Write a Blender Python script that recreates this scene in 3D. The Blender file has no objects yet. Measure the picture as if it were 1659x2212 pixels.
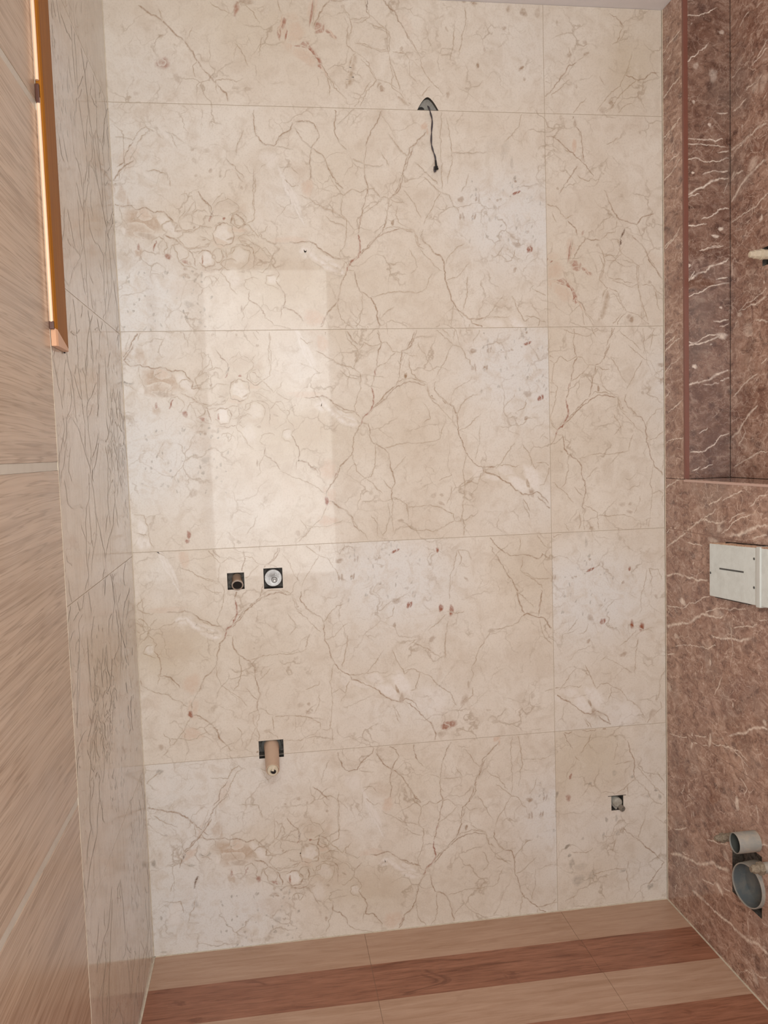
import bpy, bmesh, math, random
import numpy as np
from mathutils import Vector, Matrix

# ------------------------------------------------------------------ camera, world, light, exposure
S = bpy.context.scene
COL = S.collection
S.view_settings.view_transform = 'Standard'
S.view_settings.look = 'None'
S.view_settings.gamma = 1.0
S.view_settings.use_curve_mapping = False
S.view_settings.exposure = 0.0
S.cycles.max_bounces = 6; S.cycles.diffuse_bounces = 4; S.cycles.glossy_bounces = 3; S.cycles.transmission_bounces = 1
S.cycles.use_adaptive_sampling = True; S.cycles.adaptive_threshold = 0.03; S.cycles.use_denoising = True
RW, RH, NY, ND = 1.5574, 2.6591, -0.118, 0.14      # room width, height, niche start, niche depth
REAR = -2.8
cd = bpy.data.cameras.new('camera'); cam = bpy.data.objects.new('camera', cd); COL.objects.link(cam)
cd.sensor_fit = 'VERTICAL'; cd.sensor_height = 24.0; cd.lens = 1793.78 * 24.0 / 2212.0; cd.clip_start = 0.02
cam.location = (0.3696, -2.3459, 1.4204)
cam.rotation_euler = (math.radians(85.7572), math.radians(1.8047), math.radians(-8.2169))
S.camera = cam
w = bpy.data.worlds.new('world'); S.world = w; w.use_nodes = True
w.node_tree.nodes['Background'].inputs[0].default_value = (0.80, 0.86, 1.0, 1)
w.node_tree.nodes['Background'].inputs[1].default_value = 0.6

def area_light(name, loc, aim, sx, sy, power, color):
    l = bpy.data.lights.new(name, 'AREA'); l.shape = 'RECTANGLE'; l.size = sx; l.size_y = sy
    l.energy = power; l.color = color
    o = bpy.data.objects.new(name, l); COL.objects.link(o); o.location = loc
    o.rotation_euler = (Vector(aim) - Vector(loc)).to_track_quat('-Z', 'Y').to_euler()
    return o
# daylight from the bright hall reaches the room through the open doorway behind the photographer
area_light('doorway_light', (0.42, REAR - 0.02, 1.60), (0.42, 0, 1.58), 0.74, 1.86, 47, (0.985, 0.99, 0.965))

# ------------------------------------------------------------------ materials
def hexc(r, g, b):
    f = lambda c: (c / 255 / 12.92) if c / 255 <= .04045 else ((c / 255 + .055) / 1.055) ** 2.4
    return (f(r), f(g), f(b), 1.0)

class NT:
    def __init__(s, name):
        s.m = bpy.data.materials.new(name); s.m.use_nodes = True
        s.t = s.m.node_tree; s.b = s.t.nodes['Principled BSDF']
    def n(s, typ, **kw):
        x = s.t.nodes.new(typ)
        for k, v in kw.items():
            if k.startswith('i_'):
                x.inputs[k[2:].replace('_', ' ')].default_value = v
            else: setattr(x, k, v)
        return x
    def l(s, a, b): s.t.links.new(a, b)
    def coord(s, scale=(1, 1, 1), rot=(0, 0, 0), loc=(0, 0, 0)):
        tc = s.n('ShaderNodeTexCoord'); mp = s.n('ShaderNodeMapping')
        mp.inputs['Scale'].default_value = scale; mp.inputs['Rotation'].default_value = rot; mp.inputs['Location'].default_value = loc
        s.l(tc.outputs['Object'], mp.inputs['Vector']); return mp.outputs[0]
    def noise(s, vec, scale, detail=4, rough=.55, dist=0.0):
        x = s.n('ShaderNodeTexNoise'); x.inputs['Scale'].default_value = scale; x.inputs['Detail'].default_value = detail
        x.inputs['Roughness'].default_value = rough; x.inputs['Distortion'].default_value = dist
        s.l(vec, x.inputs['Vector']); return x.outputs['Fac']
    def ramp(s, fac, stops, interp='LINEAR'):
        x = s.n('ShaderNodeValToRGB'); x.color_ramp.interpolation = interp
        e = x.color_ramp.elements
        while len(e) < len(stops): e.new(0.5)
        for i, (p, c) in enumerate(stops):
            e[i].position = p; e[i].color = c if isinstance(c, tuple) else (c, c, c, 1)
        s.l(fac, x.inputs[0]); return x.outputs[0]
    def mix(s, fac, a, b, blend='MIX'):
        x = s.n('ShaderNodeMix', data_type='RGBA', blend_type=blend)
        for sock, v in ((x.inputs[0], fac), (x.inputs[6], a), (x.inputs[7], b)):
            if isinstance(v, (tuple, float, int)): sock.default_value = v
            else: s.l(v, sock)
        return x.outputs[2]
    def math(s, op, a, b=0.0, clamp=False):
        x = s.n('ShaderNodeMath', operation=op, use_clamp=clamp)
        for sock, v in ((x.inputs[0], a), (x.inputs[1], b)):
            if isinstance(v, (float, int)): sock.default_value = v
            else: s.l(v, sock)
        return x.outputs[0]
    def bump(s, h, strength, dist=.001):
        x = s.n('ShaderNodeBump'); x.inputs['Strength'].default_value = strength; x.inputs['Distance'].default_value = dist
        s.l(h, x.inputs['Height']); s.l(x.outputs[0], s.b.inputs['Normal'])
    def done(s, color, rough=.4, ior=1.45, metal=0.0, coat=0.0, coatr=.03):
        if isinstance(color, tuple): s.b.inputs['Base Color'].default_value = color
        else: s.l(color, s.b.inputs['Base Color'])
        if isinstance(rough, (float, int)): s.b.inputs['Roughness'].default_value = rough
        else: s.l(rough, s.b.inputs['Roughness'])
        s.b.inputs['IOR'].default_value = ior; s.b.inputs['Metallic'].default_value = metal
        s.b.inputs['Coat Weight'].default_value = coat; s.b.inputs['Coat Roughness'].default_value = coatr
        return s.m

def paint_over(t, base, lo=.75, amt=1.0):
    # printed veins and flecks: vertex colour gives hue, alpha gives how strongly it is printed
    a = t.n('ShaderNodeAttribute', attribute_name='paint')
    brk = t.ramp(t.noise(t.coord((1, 1, 1)), 95, 3, .7), [(.32, lo * .55), (.60, 1.0)])
    f = t.math('MULTIPLY', t.math('MULTIPLY', a.outputs['Alpha'], brk), amt)
    return t.mix(f, base, a.outputs['Color'])

def mat_beige(soft=False):
    t = NT('beige_marble_soft_print' if soft else 'beige_marble_print')
    v = t.coord()
    ton = t.n('ShaderNodeAttribute', attribute_name='tone').outputs['Fac']
    big = t.noise(v, 5.5, 5, .6, .6)
    warm = t.mix(t.ramp(big, [(.35, 0.0), (.7, 1.0)]), hexc(214, 203, 189), hexc(224, 216, 205))
    cool = hexc(222, 219, 215); deep = hexc(199, 184, 160)
    c = t.mix(t.ramp(ton, [(.5, 0.0), (1.0, 1.0)]), warm, cool)
    c = t.mix(t.ramp(ton, [(0.0, 1.0), (.5, 0.0)]), c, deep)
    # cloudy mottling
    n2 = t.noise(v, 22, 4, .65, .8)
    c = t.mix(t.ramp(n2, [(.30, .55), (.52, 0.0)]), c, hexc(200, 186, 170))
    n3 = t.noise(v, 30, 4, .7, .2)
    c = t.mix(t.ramp(n3, [(.58, 0.0), (.8, .6)]), c, hexc(226, 218, 208))
    # fine hair cracks
    nz = t.n('ShaderNodeTexNoise'); nz.inputs['Scale'].default_value = 9; nz.inputs['Detail'].default_value = 5
    t.l(v, nz.inputs['Vector'])
    off = t.n('ShaderNodeVectorMath', operation='MULTIPLY_ADD'); off.inputs[1].default_value = (.16, .16, .16)
    t.l(nz.outputs['Color'], off.inputs[0]); t.l(v, off.inputs[2])
    for sc, th, m0, al, mo in ((9.5, .028, .45, .55, 0.0), (19, .040, .51, .42, 3.0), (44, .06, .55, .30, 7.0)):
        vo = t.n('ShaderNodeTexVoronoi', feature='DISTANCE_TO_EDGE'); vo.inputs['Scale'].default_value = sc
        t.l(off.outputs[0], vo.inputs['Vector'])
        ck = t.ramp(vo.outputs['Distance'], [(0.0, 1.0), (th, 0.0)])
        msk = t.ramp(t.noise(t.coord(loc=(mo, 0, mo)), 7 + sc * .2, 3, .6), [(m0, 0.0), (m0 + .16, al)])
        c = t.mix(t.math('MULTIPLY', ck, msk), c, hexc(158, 136, 112))
    c = t.mix(t.ramp(t.noise(v, 210, 2, .6), [(.3, .22), (.5, 0.0)]), c, hexc(176, 162, 146))
    c = paint_over(t, c, .75, .30 if soft else 1.0)
    t.bump(t.noise(v, 3.5, 2, .5), .12, .002)
    if soft:
        g = t.noise(t.coord((1, .9, .10)), 60, 5, .65)
        c = t.mix(t.ramp(g, [(.33, .38), (.5, 0.0)]), c, hexc(180, 166, 152))
        return t.done(c, .10, 1.5)
    return t.done(c, .26, 1.25, 0.0, .20, .03)

def mat_brown(printed=True, k=1.0):
    t = NT(('brown_marble_print' if k == 1 else 'brown_marble_print_darkened') if printed else 'brown_marble_plain')
    v = t.coord(); vs = t.coord((1, .75, 1.25), (0.5, 0, 0))
    big = t.noise(v, 7, 5, .6, .5)
    c = t.mix(t.ramp(big, [(.35, 0.0), (.65, 1.0)]), hexc(148, 111, 95), hexc(184, 150, 132))
    n = t.noise(vs, 34, 5, .72, 1.0)
    c = t.mix(t.ramp(n, [(.30, .85), (.50, 0.0)]), c, hexc(94, 64, 54))
    c = t.mix(t.ramp(n, [(.52, 0.0), (.72, .75)]), c, hexc(222, 198, 182))
    vo = t.n('ShaderNodeTexVoronoi', feature='F1'); vo.inputs['Scale'].default_value = 26; t.l(vs, vo.inputs['Vector'])
    blot = t.ramp(vo.outputs['Distance'], [(.18, .75), (.42, 0.0)])
    pick = t.ramp(t.noise(v, 14, 3, .5), [(.52, 0.0), (.62, .85)])
    c = t.mix(t.math('MULTIPLY', blot, pick), c, hexc(92, 62, 55))
    c = t.mix(t.ramp(t.noise(t.coord(loc=(3, 1, 2)), 5, 4, .6), [(.52, 0.0), (.66, .45)]), c, hexc(150, 132, 122))
    # light thread veins
    nz = t.n('ShaderNodeTexNoise'); nz.inputs['Scale'].default_value = 16; nz.inputs['Detail'].default_value = 5; t.l(v, nz.inputs['Vector'])
    off = t.n('ShaderNodeVectorMath', operation='MULTIPLY_ADD'); off.inputs[1].default_value = (.10, .10, .10)
    t.l(nz.outputs['Color'], off.inputs[0]); t.l(vs, off.inputs[2])
    for sc, th, m0, al in ((15, .026, .45, .70), (36, .045, .47, .50)):
        vv = t.n('ShaderNodeTexVoronoi', feature='DISTANCE_TO_EDGE'); vv.inputs['Scale'].default_value = sc; t.l(off.outputs[0], vv.inputs['Vector'])
        ck = t.ramp(vv.outputs['Distance'], [(0.0, 1.0), (th, 0.0)])
        msk = t.ramp(t.noise(t.coord(loc=(sc, 0, 0)), 10, 3, .6), [(m0, 0.0), (m0 + .14, al)])
        c = t.mix(t.math('MULTIPLY', ck, msk), c, hexc(228, 206, 190))
    c = t.mix(t.ramp(t.noise(v, 160, 3, .7), [(.58, 0.0), (.72, .75)]), c, hexc(222, 200, 186))
    c = t.mix(t.ramp(t.noise(v, 120, 3, .7), [(.28, .5), (.42, 0.0)]), c, hexc(96, 64, 56))
    if k < 1: c = t.mix(1.0, c, (k, k * .95, k * .93, 1), 'MULTIPLY')  # darkened copy of the same brown marble, for the niche jamb
    if printed: c = paint_over(t, c, .8)
    t.bump(t.noise(v, 3.0, 2, .5), .10, .002)
    return t.done(c, .08, 1.45)

def mat_wood_wall():
    t = NT('wood_look_wall_tile')
    warp = t.noise(t.coord((1, .35, 1.2)), 2.2, 2, .4)
    tc = t.n('ShaderNodeTexCoord'); sep = t.n('ShaderNodeSeparateXYZ'); t.l(tc.outputs['Object'], sep.inputs[0])
    z = t.math('ADD', sep.outputs['Z'], t.math('MULTIPLY', warp, .07))
    cmb = t.n('ShaderNodeCombineXYZ'); t.l(t.math('MULTIPLY', sep.outputs['Y'], .022), cmb.inputs['Y']); t.l(z, cmb.inputs['Z'])
    g = t.noise(cmb.outputs[0], 78, 4, .6)
    g2 = t.noise(cmb.outputs[0], 210, 2, .5)
    c = t.mix(t.ramp(g, [(.36, 0.0), (.54, 1.0)]), hexc(180, 155, 133), hexc(203, 180, 158))
    c = t.mix(t.ramp(g, [(.27, .9), (.40, 0.0)]), c, hexc(150, 126, 105))
    c = t.mix(t.ramp(g2, [(.35, .30), (.6, 0.0)]), c, hexc(160, 136, 115))
    gl = t.noise(cmb.outputs[0], 52, 3, .55)
    c = t.mix(t.ramp(gl, [(.455, 0.0), (.485, .75), (.50, 0.0)]), c, hexc(140, 114, 92))
    c = t.mix(t.ramp(gl, [(.56, 0.0), (.58, .6), (.60, 0.0)]), c, hexc(144, 118, 96))
    c = t.mix(t.ramp(gl, [(.36, 0.0), (.385, .6), (.40, 0.0)]), c, hexc(144, 118, 96))
    c = t.mix(t.ramp(t.noise(t.coord(), 4, 3, .6), [(.4, 0.0), (.7, .35)]), c, hexc(198, 182, 168))
    return t.done(c, .22, 1.45)

def mat_plank(name, a, b, d, streak):
    t = NT(name)
    v = t.coord((.09, 1, 1)); oi = t.n('ShaderNodeObjectInfo')
    ad = t.n('ShaderNodeVectorMath', operation='ADD'); sc = t.n('ShaderNodeVectorMath', operation='SCALE'); sc.inputs['Scale'].default_value = 0.0
    t.l(v, ad.inputs[0]); ad.inputs[1].default_value = (0, 0, 0)
    vec = ad.outputs[0]
    g = t.noise(vec, 44, 6, .68, .8); g2 = t.noise(vec, 150, 3, .6)
    c = t.mix(t.ramp(g, [(.36, 0.0), (.62, 1.0)]), a, b)
    c = t.mix(t.ramp(g, [(.26, streak), (.42, 0.0)]), c, d)
    c = t.mix(t.ramp(g2, [(.33, .45 * streak), (.55, 0.0)]), c, d)
    k = t.noise(t.coord((1.0, 2.6, 1)), 5.5, 4, .6, 1.2)
    c = t.mix(t.ramp(k, [(.62, 0.0), (.70, streak * .6)]), c, d)
    rnd = t.mix(t.ramp(oi.outputs['Random'], [(0, .0), (1, .12)]), c, b)
    return t.done(rnd, .36, 1.42)

def simple(name, col, rough=.5, metal=0.0, grime=None, gs=40, ga=.6, ior=1.45, bump=0.0):
    t = NT(name); c = col
    v = t.coord()
    if grime: c = t.mix(t.ramp(t.noise(v, gs, 5, .65, .4), [(.42, 0.0), (.66, ga)]), col, grime)
    else: c = t.mix(t.ramp(t.noise(v, 30, 4, .6), [(.3, 0.0), (.8, .12)]), col, tuple(x * .7 for x in col[:3]) + (1,))
    if bump: t.bump(t.noise(v, gs * 2, 4, .6), bump, .002)
    return t.done(c, rough, ior, metal)

def mat_ochre():
    t = NT('varnished_pine')
    g = t.noise(t.coord((1, 1, .05)), 120, 4, .6)
    c = t.mix(t.ramp(g, [(.3, 0.0), (.7, 1.0)]), hexc(140, 84, 16), hexc(162, 102, 28))
    return t.done(c, .5, 1.3)

M = dict(
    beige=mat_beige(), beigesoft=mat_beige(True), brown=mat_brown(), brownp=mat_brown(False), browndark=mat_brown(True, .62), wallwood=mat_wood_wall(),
    light=mat_plank('light_oak_print', hexc(176, 142, 118), hexc(192, 160, 138), hexc(156, 122, 98), .5),
    dark=mat_plank('dark_walnut_print', hexc(140, 92, 70), hexc(166, 116, 92), hexc(98, 58, 42), 1.0),
    mortar=simple('dark_mortar', hexc(104, 98, 92), .95, grime=hexc(34, 31, 29), gs=70, ga=.9, bump=.5),
    cut=simple('raw_cut_edge', hexc(100, 94, 86), .9, grime=hexc(44, 40, 36), gs=90, ga=.8, bump=.4),
    grout=simple('light_grout', hexc(214, 203, 184), .8, grime=hexc(178, 166, 148), gs=50),
    beigegrout=simple('beige_joint_filler', hexc(178, 163, 143), .8),
    browngrout=simple('brown_joint_filler', hexc(144, 110, 96), .5),
    ceil=simple('white_ceiling_paint', hexc(236, 234, 236), .7),
    plaster=simple('pale_wall_plaster', hexc(205, 196, 184), .8, grime=hexc(190, 180, 166), gs=8, ga=.3),
    steel=simple('brushed_inlay_strip', hexc(206, 200, 188), .3, grime=hexc(190, 182, 170), gs=30, ga=.5),
    ochre=mat_ochre(), lip=simple('pale_bevelled_lip', hexc(248, 210, 178), .3), paleend=simple('pale_pinkish_wood', hexc(216, 168, 134), .35),
    gap=simple('black_gap', hexc(30, 27, 26), .9),
    nose=simple('brown_edge_profile', hexc(128, 82, 70), .25),
    pvc=simple('grey_plastic_pipe', hexc(148, 146, 140), .6, grime=hexc(172, 160, 146), gs=45, ga=.8),
    pvcin=simple('grey_pipe_inside', hexc(98, 104, 106), .5, grime=hexc(136, 130, 120), gs=30, ga=.6),
    dusty=simple('dusty_fitting', hexc(150, 138, 120), .8, grime=hexc(100, 86, 72), gs=220, ga=.8, bump=.4),
    boxw=simple('grey_white_plastic', hexc(224, 232, 230), .45, grime=hexc(200, 206, 202), gs=35, ga=.5),
    dust=simple('tan_mortar_dust', hexc(206, 176, 152), .95, grime=hexc(150, 104, 80), gs=120, ga=.8, bump=.4),
    tan=simple('tan_plastic_pipe', hexc(196, 168, 146), .42, grime=hexc(178, 150, 128), gs=20, ga=.5),
    cream=simple('cream_plastic', hexc(214, 202, 180), .45, grime=hexc(180, 166, 140), gs=80, ga=.4),
    alu=simple('dull_metal', hexc(150, 148, 146), .35, .55, grime=hexc(112, 108, 104), gs=120, ga=.7),
    chrome=simple('bright_metal', hexc(214, 212, 206), .22, .8),
    black=simple('black_plastic', hexc(24, 22, 22), .5),
    wire=simple('grey_wire_sheath', hexc(78, 72, 76), .45),
    ring=simple('slot_mark', hexc(84, 86, 84), .6),
)
PAL = {0: (hexc(166, 142, 116), .78), 1: (hexc(150, 120, 92), .88), 2: (hexc(146, 84, 58), 1.0), 3: (hexc(229, 223, 217), .95),
       4: (hexc(206, 176, 154), .9), 5: (hexc(186, 162, 140), 1.0), 6: (hexc(146, 136, 124), .9), 7: (hexc(108, 80, 60), 1.0),
       8: (hexc(158, 102, 80), .95), 9: (hexc(242, 228, 214), 1.0), 10: (hexc(92, 62, 54), .8)}
# ------------------------------------------------------------------ printed vein layouts in millimetres (width, hue, points) and spots
PRINT_A=dict(v=[(2.2,1,[(165,249),(158,226),(147,205),(131,190),(120,186),(117,163),(110,129),(105,108),(98,92)]),
(2.2,1,[(158,243),(147,213),(135,195)]),
(2.2,1,[(98,92),(75,73),(58,56),(38,36),(20,17),(2,5),(-3,-14),(-19,-41),(-28,-71),(-31,-92),(-43,-111),(-65,-129),(-72,-148),(-83,-167)]),
(2.2,1,[(20,17),(44,38),(80,73),(102,89),(128,99),(154,101),(176,94),(189,94)]),
(2.2,1,[(216,102),(211,81),(223,63),(240,42),(266,28),(275,6),(276,-37),(286,-63),(292,-94),(303,-116),(325,-136),(347,-150),(387,-145)]),
(2.2,1,[(347,-150),(351,-161),(378,-170),(400,-184),(427,-199),(445,-217),(467,-231),(490,-234),(509,-228),(536,-247),(545,-263)]),
(2.2,1,[(55,248),(57,227),(63,210),(53,185),(46,152),(41,131),(36,110),(29,89)]),
(2.2,1,[(19,-13),(20,-47),(32,-68),(62,-86),(74,-108),(77,-138),(85,-169),(89,-186),(80,-203),(77,-225),(83,-238)]),
(1.7,0,[(102,98),(120,108),(146,110),(176,101),(191,94)]),
(1.7,0,[(191,96),(197,77),(203,57)]),
(1.7,0,[(141,167),(138,142),(146,122),(163,109),(189,98)]),
(1.7,0,[(120,186),(141,175),(165,175)]),
(1.7,0,[(387,-145),(419,-143),(446,-149),(460,-143)]),
(1.7,0,[(385,-153),(406,-132),(424,-106),(445,-81)]),
(1.7,0,[(470,-82),(483,-108),(492,-135),(505,-157),(519,-145)]),
(1.7,0,[(199,51),(222,29),(244,3),(265,-15)]),
(1.7,0,[(174,43),(187,26),(197,0),(177,-19)]),
(1.7,0,[(43,141),(69,156),(87,172),(103,189)]),
(1.7,0,[(-41,247),(-35,226),(-19,207),(-6,194),(-12,165),(-15,144),(0,127),(-3,102),(-2,85),(-11,60),(-20,35),(-17,18),(-2,1)]),
(1.7,0,[(-6,194),(18,211),(37,202),(58,210),(80,210),(96,189),(120,188)]),
(1.7,0,[(-75,166),(-55,153),(-29,147),(-13,136)]),
(1.7,0,[(-80,45),(-59,29),(-38,23),(-21,18)]),
(1.7,0,[(222,246),(245,225),(269,205),(293,195),(305,169),(316,160),(320,143)]),
(1.7,0,[(269,205),(253,178),(244,161),(230,140),(216,115)]),
(1.7,0,[(166,213),(187,179),(199,153),(212,132)]),
(1.7,0,[(-3,-12),(17,-13)]),
(1.7,0,[(34,-68),(35,-111),(27,-154),(13,-170)]),
(1.7,0,[(62,-84),(97,-77),(132,-71),(158,-74),(193,-73),(211,-69),(224,-61)]),
(1.7,0,[(-31,-96),(-30,-122),(-22,-148),(-1,-166),(28,-188),(49,-215)]),
(1.7,0,[(48,-165),(63,-185),(80,-203)]),
(1.7,0,[(-90,-239),(-69,-247),(-48,-267),(-34,-289),(-24,-307),(-3,-329),(3,-345)]),
(1.7,0,[(79,-225),(101,-234),(122,-248),(121,-274),(125,-296)]),
(1.7,0,[(126,-255),(153,-256),(188,-255),(215,-260),(232,-266),(254,-280),(258,-299),(240,-310),(222,-318),(195,-330),(160,-324),(142,-323),(125,-309),(108,-295),(97,-295)]),
(1.7,0,[(286,-268),(283,-294),(291,-312),(288,-347)]),
(1.7,0,[(258,-299),(280,-303),(286,-268),(291,-229),(292,-185),(288,-159),(294,-133),(299,-107)]),
(1.7,0,[(292,-198),(315,-188),(332,-199),(344,-161)]),
(1.7,0,[(332,-199),(314,-225)]),
(1.7,0,[(278,-41),(309,-29),(328,-8),(344,5)]),
(1.7,0,[(451,63),(432,37),(414,22)]),
(1.7,0,[(482,45),(472,19),(450,11)]),
(1.7,0,[(217,-182),(235,-174),(255,-168),(257,-158)]),
(1.7,0,[(256,-201),(251,-227),(237,-253)]),
(1.7,0,[(86,-147),(99,-131),(122,-110)]),
(1.7,0,[(275,6),(289,32),(312,55),(334,61)]),
(1.7,0,[(469,-244),(480,-267),(487,-285)]),
(1.7,0,[(220,-65),(229,-36),(239,-19)]),
(1.7,0,[(341,-30),(337,-78),(325,-125)]),
(1.7,0,[(65,-241),(69,-280),(57,-315),(49,-336)]),
(1.7,0,[(83,-238),(77,-281),(80,-324)]),
(1.7,0,[(17,-274),(33,-296),(32,-335)]),
(1.7,0,[(-5,110),(-30,115),(-59,137)]),
(1.7,0,[(131,180),(112,151),(108,163)]),
(3.2,2,[(29,89),(33,63),(34,42),(22,21)]),
(3.2,2,[(22,21),(7,11),(0,1)]),
(3.2,2,[(0,1),(-4,-16)]),
(3.2,2,[(-70,-138),(-81,-163)]),
(3.2,2,[(41,137),(38,122)]),
(2.6,0,[(189,94),(197,60),(218,46)]),
(2.6,0,[(223,63),(249,33)]),
(2.4,1,[(767,234),(778,216),(805,192),(827,176),(864,176),(887,175),(905,165),(921,160),(928,177),(951,160)]),
(2.4,1,[(769,207),(786,175),(813,134),(835,97),(848,69),(856,28),(870,1)]),
(2.4,1,[(509,-241),(531,-260),(557,-285),(584,-314),(592,-342),(591,-360)]),
(2.4,1,[(924,70),(924,43),(916,20),(911,-11)]),
(2.4,1,[(860,-8),(874,0),(902,-10),(929,-17),(948,-45),(957,-55)]),
(1.8,0,[(508,-142),(535,-142),(552,-154),(542,-185),(533,-204),(519,-206)]),
(1.8,0,[(552,-154),(579,-165),(605,-198),(636,-223),(653,-256)]),
(1.8,0,[(706,-151),(707,-174),(695,-205)]),
(1.8,0,[(709,-210),(708,-233),(680,-254),(662,-275),(661,-302)]),
(1.8,0,[(848,69),(875,45),(902,17)]),
(1.8,0,[(868,171),(863,127),(890,107),(922,79),(924,70)]),
(1.8,0,[(863,127),(904,102),(950,100)]),
(1.8,0,[(860,-8),(846,-25),(809,-36),(768,-43),(744,-73),(725,-112),(706,-151)]),
(1.8,0,[(856,230),(860,207),(855,190)]),
(1.8,0,[(911,236),(924,218),(947,194)]),
(1.8,0,[(669,199),(659,155),(649,125),(646,89),(643,59)]),
(1.8,0,[(677,154),(682,176),(674,199),(705,197),(713,166)]),
(1.8,0,[(633,15),(601,-15),(578,-31)]),
(1.8,0,[(465,-246),(477,-279),(485,-302)]),
(1.8,0,[(954,-233),(930,-240)]),
(1.8,0,[(639,-8),(628,-74),(625,-119)]),
(1.8,0,[(532,-64),(581,-89),(616,-118)]),
(1.8,0,[(915,-20),(924,-66),(951,-100)]),
(1.8,0,[(687,20),(664,13),(629,24)]),
(1.8,0,[(644,-246),(657,-261)]),
(1.8,0,[(519,-72),(537,-55)]),
(1.8,0,[(848,-363),(852,-400),(861,-424),(894,-431)]),
(3,2,[(-365,142),(-369,130),(-375,120)]),
(3,2,[(-517,67),(-522,55),(-527,41)]),
(3,2,[(-396,27),(-397,-2)]),
(3,2,[(-466,72),(-471,68)]),
(2.3,1,[(-644,179),(-630,159),(-602,158),(-578,158),(-567,150),(-542,153),(-519,141),(-491,144),(-476,124),(-460,111),(-465,95),(-441,94),(-420,92)]),
(2.3,1,[(-399,200),(-388,179),(-368,163),(-365,142)]),
(2.3,1,[(-308,141),(-317,116),(-297,100),(-276,112),(-292,133),(-308,141)]),
(2.3,1,[(-365,89),(-359,107),(-338,117),(-315,108),(-310,83),(-317,63),(-340,57),(-360,64),(-365,89)]),
(2.3,1,[(-498,83),(-470,72),(-447,53),(-427,36),(-420,15),(-419,-1)]),
(2.3,1,[(-407,32),(-394,40),(-374,39),(-362,22),(-372,-2),(-392,-6),(-408,11)]),
(2.3,1,[(-307,58),(-291,60),(-270,53),(-260,45),(-257,20),(-260,-9)]),
(2.3,1,[(-161,65),(-132,65),(-110,69),(-90,58),(-69,40),(-36,23),(-10,18)]),
(2.3,1,[(-205,27),(-187,47)]),
(2.3,1,[(-275,-68),(-276,-93),(-256,-102),(-240,-123),(-236,-140)]),
(2.3,1,[(-199,-40),(-183,-70),(-180,-92),(-185,-113),(-160,-118),(-143,-135),(-131,-152)]),
(2.3,1,[(-67,-133),(-76,-157),(-94,-179),(-105,-200),(-107,-217)]),
(2.3,1,[(-104,-230),(-79,-240),(-54,-258),(-38,-280),(-34,-302),(-17,-320)]),
(2.3,1,[(-397,-10),(-376,-13),(-351,-9),(-334,5)]),
(2.3,1,[(-345,51),(-342,26),(-347,5)]),
(1.7,0,[(-621,243),(-631,215),(-644,179)]),
(1.7,0,[(-474,234),(-472,209)]),
(1.7,0,[(-436,201),(-435,172),(-438,143),(-455,123)]),
(1.7,0,[(-334,195),(-327,174),(-307,162),(-290,182)]),
(1.7,0,[(-364,163),(-356,175),(-334,195)]),
(1.7,0,[(-276,112),(-256,95),(-244,78),(-235,90)]),
(1.7,0,[(-306,83),(-282,74),(-262,61),(-241,48),(-225,31),(-209,18)]),
(1.7,0,[(-401,81),(-385,70),(-365,64)]),
(1.7,0,[(-475,58),(-464,33),(-457,12)]),
(1.7,0,[(-332,46),(-329,26),(-338,5),(-352,-15),(-336,-32),(-325,-58),(-309,-75)]),
(1.7,0,[(-381,-27),(-374,-52),(-356,-28)]),
(1.7,0,[(-214,10),(-190,-24),(-199,-40)]),
(1.7,0,[(-202,-24),(-223,-27),(-228,-44),(-216,-53),(-196,-62)]),
(1.7,0,[(-236,-140),(-204,-158),(-166,-170),(-133,-191),(-112,-209)]),
(1.7,0,[(-276,-93),(-294,-122),(-291,-138),(-304,-155)]),
(1.7,0,[(-189,-108),(-192,-138)]),
(1.7,0,[(-295,244),(-280,223)]),
(1.7,0,[(-246,239),(-250,190),(-253,128),(-276,112)]),
(1.7,0,[(-171,234),(-147,213),(-130,217)]),
(1.7,0,[(-123,192),(-98,179),(-65,158),(-27,147),(-2,131)]),
(1.7,0,[(-108,-241),(-128,-276),(-150,-301),(-172,-321),(-194,-342)]),
(1.7,0,[(-171,-292),(-145,-297),(-111,-303),(-64,-283)]),
(1.7,0,[(-639,-246),(-611,-247),(-604,-277),(-602,-310),(-591,-340)]),
(1.7,0,[(-633,-296),(-604,-302)]),
(1.7,0,[(-304,-260),(-318,-289),(-335,-310)]),
(1.7,0,[(-185,-278),(-171,-296),(-167,-317)]),
(1.7,0,[(-412,180),(-421,159),(-456,119)]),
(1.7,0,[(-425,90),(-399,106),(-367,101)]),
(1.7,0,[(-447,53),(-410,48),(-377,52),(-364,72)]),
(1.7,0,[(-461,12),(-445,0),(-413,-5)]),
(1.7,0,[(-225,31),(-205,27),(-214,-7)]),
(1.7,0,[(-402,40),(-427,36)]),
(1.7,0,[(-333,30),(-312,38),(-307,58)]),
(1.7,0,[(-543,141),(-576,125)]),
(1.7,0,[(-606,158),(-604,126),(-585,93)]),
(1.7,0,[(-636,112),(-617,94)]),
(8.5,3,[(-135,37),(-122,45),(-107,45),(-95,28),(-74,11),(-54,0),(-28,-14),(-11,-16)]),
(8.5,3,[(-70,2),(-45,-11),(-20,-18)]),
(3.4,3,[(-173,238),(-162,197),(-141,159),(-119,113)]),
(3.4,3,[(-172,230),(-160,192),(-145,163)]),
(1.7,0,[(-331,28),(-322,39),(-321,47),(-306,53),(-295,56),(-283,48),(-271,42),(-270,29),(-272,17),(-280,2),(-287,-3),(-301,-12)]),
(1.7,0,[(-259,16),(-260,32),(-252,41),(-240,51),(-228,51),(-219,41),(-213,32),(-211,13),(-219,-5),(-227,-9),(-239,-20),(-250,-12)]),
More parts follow.
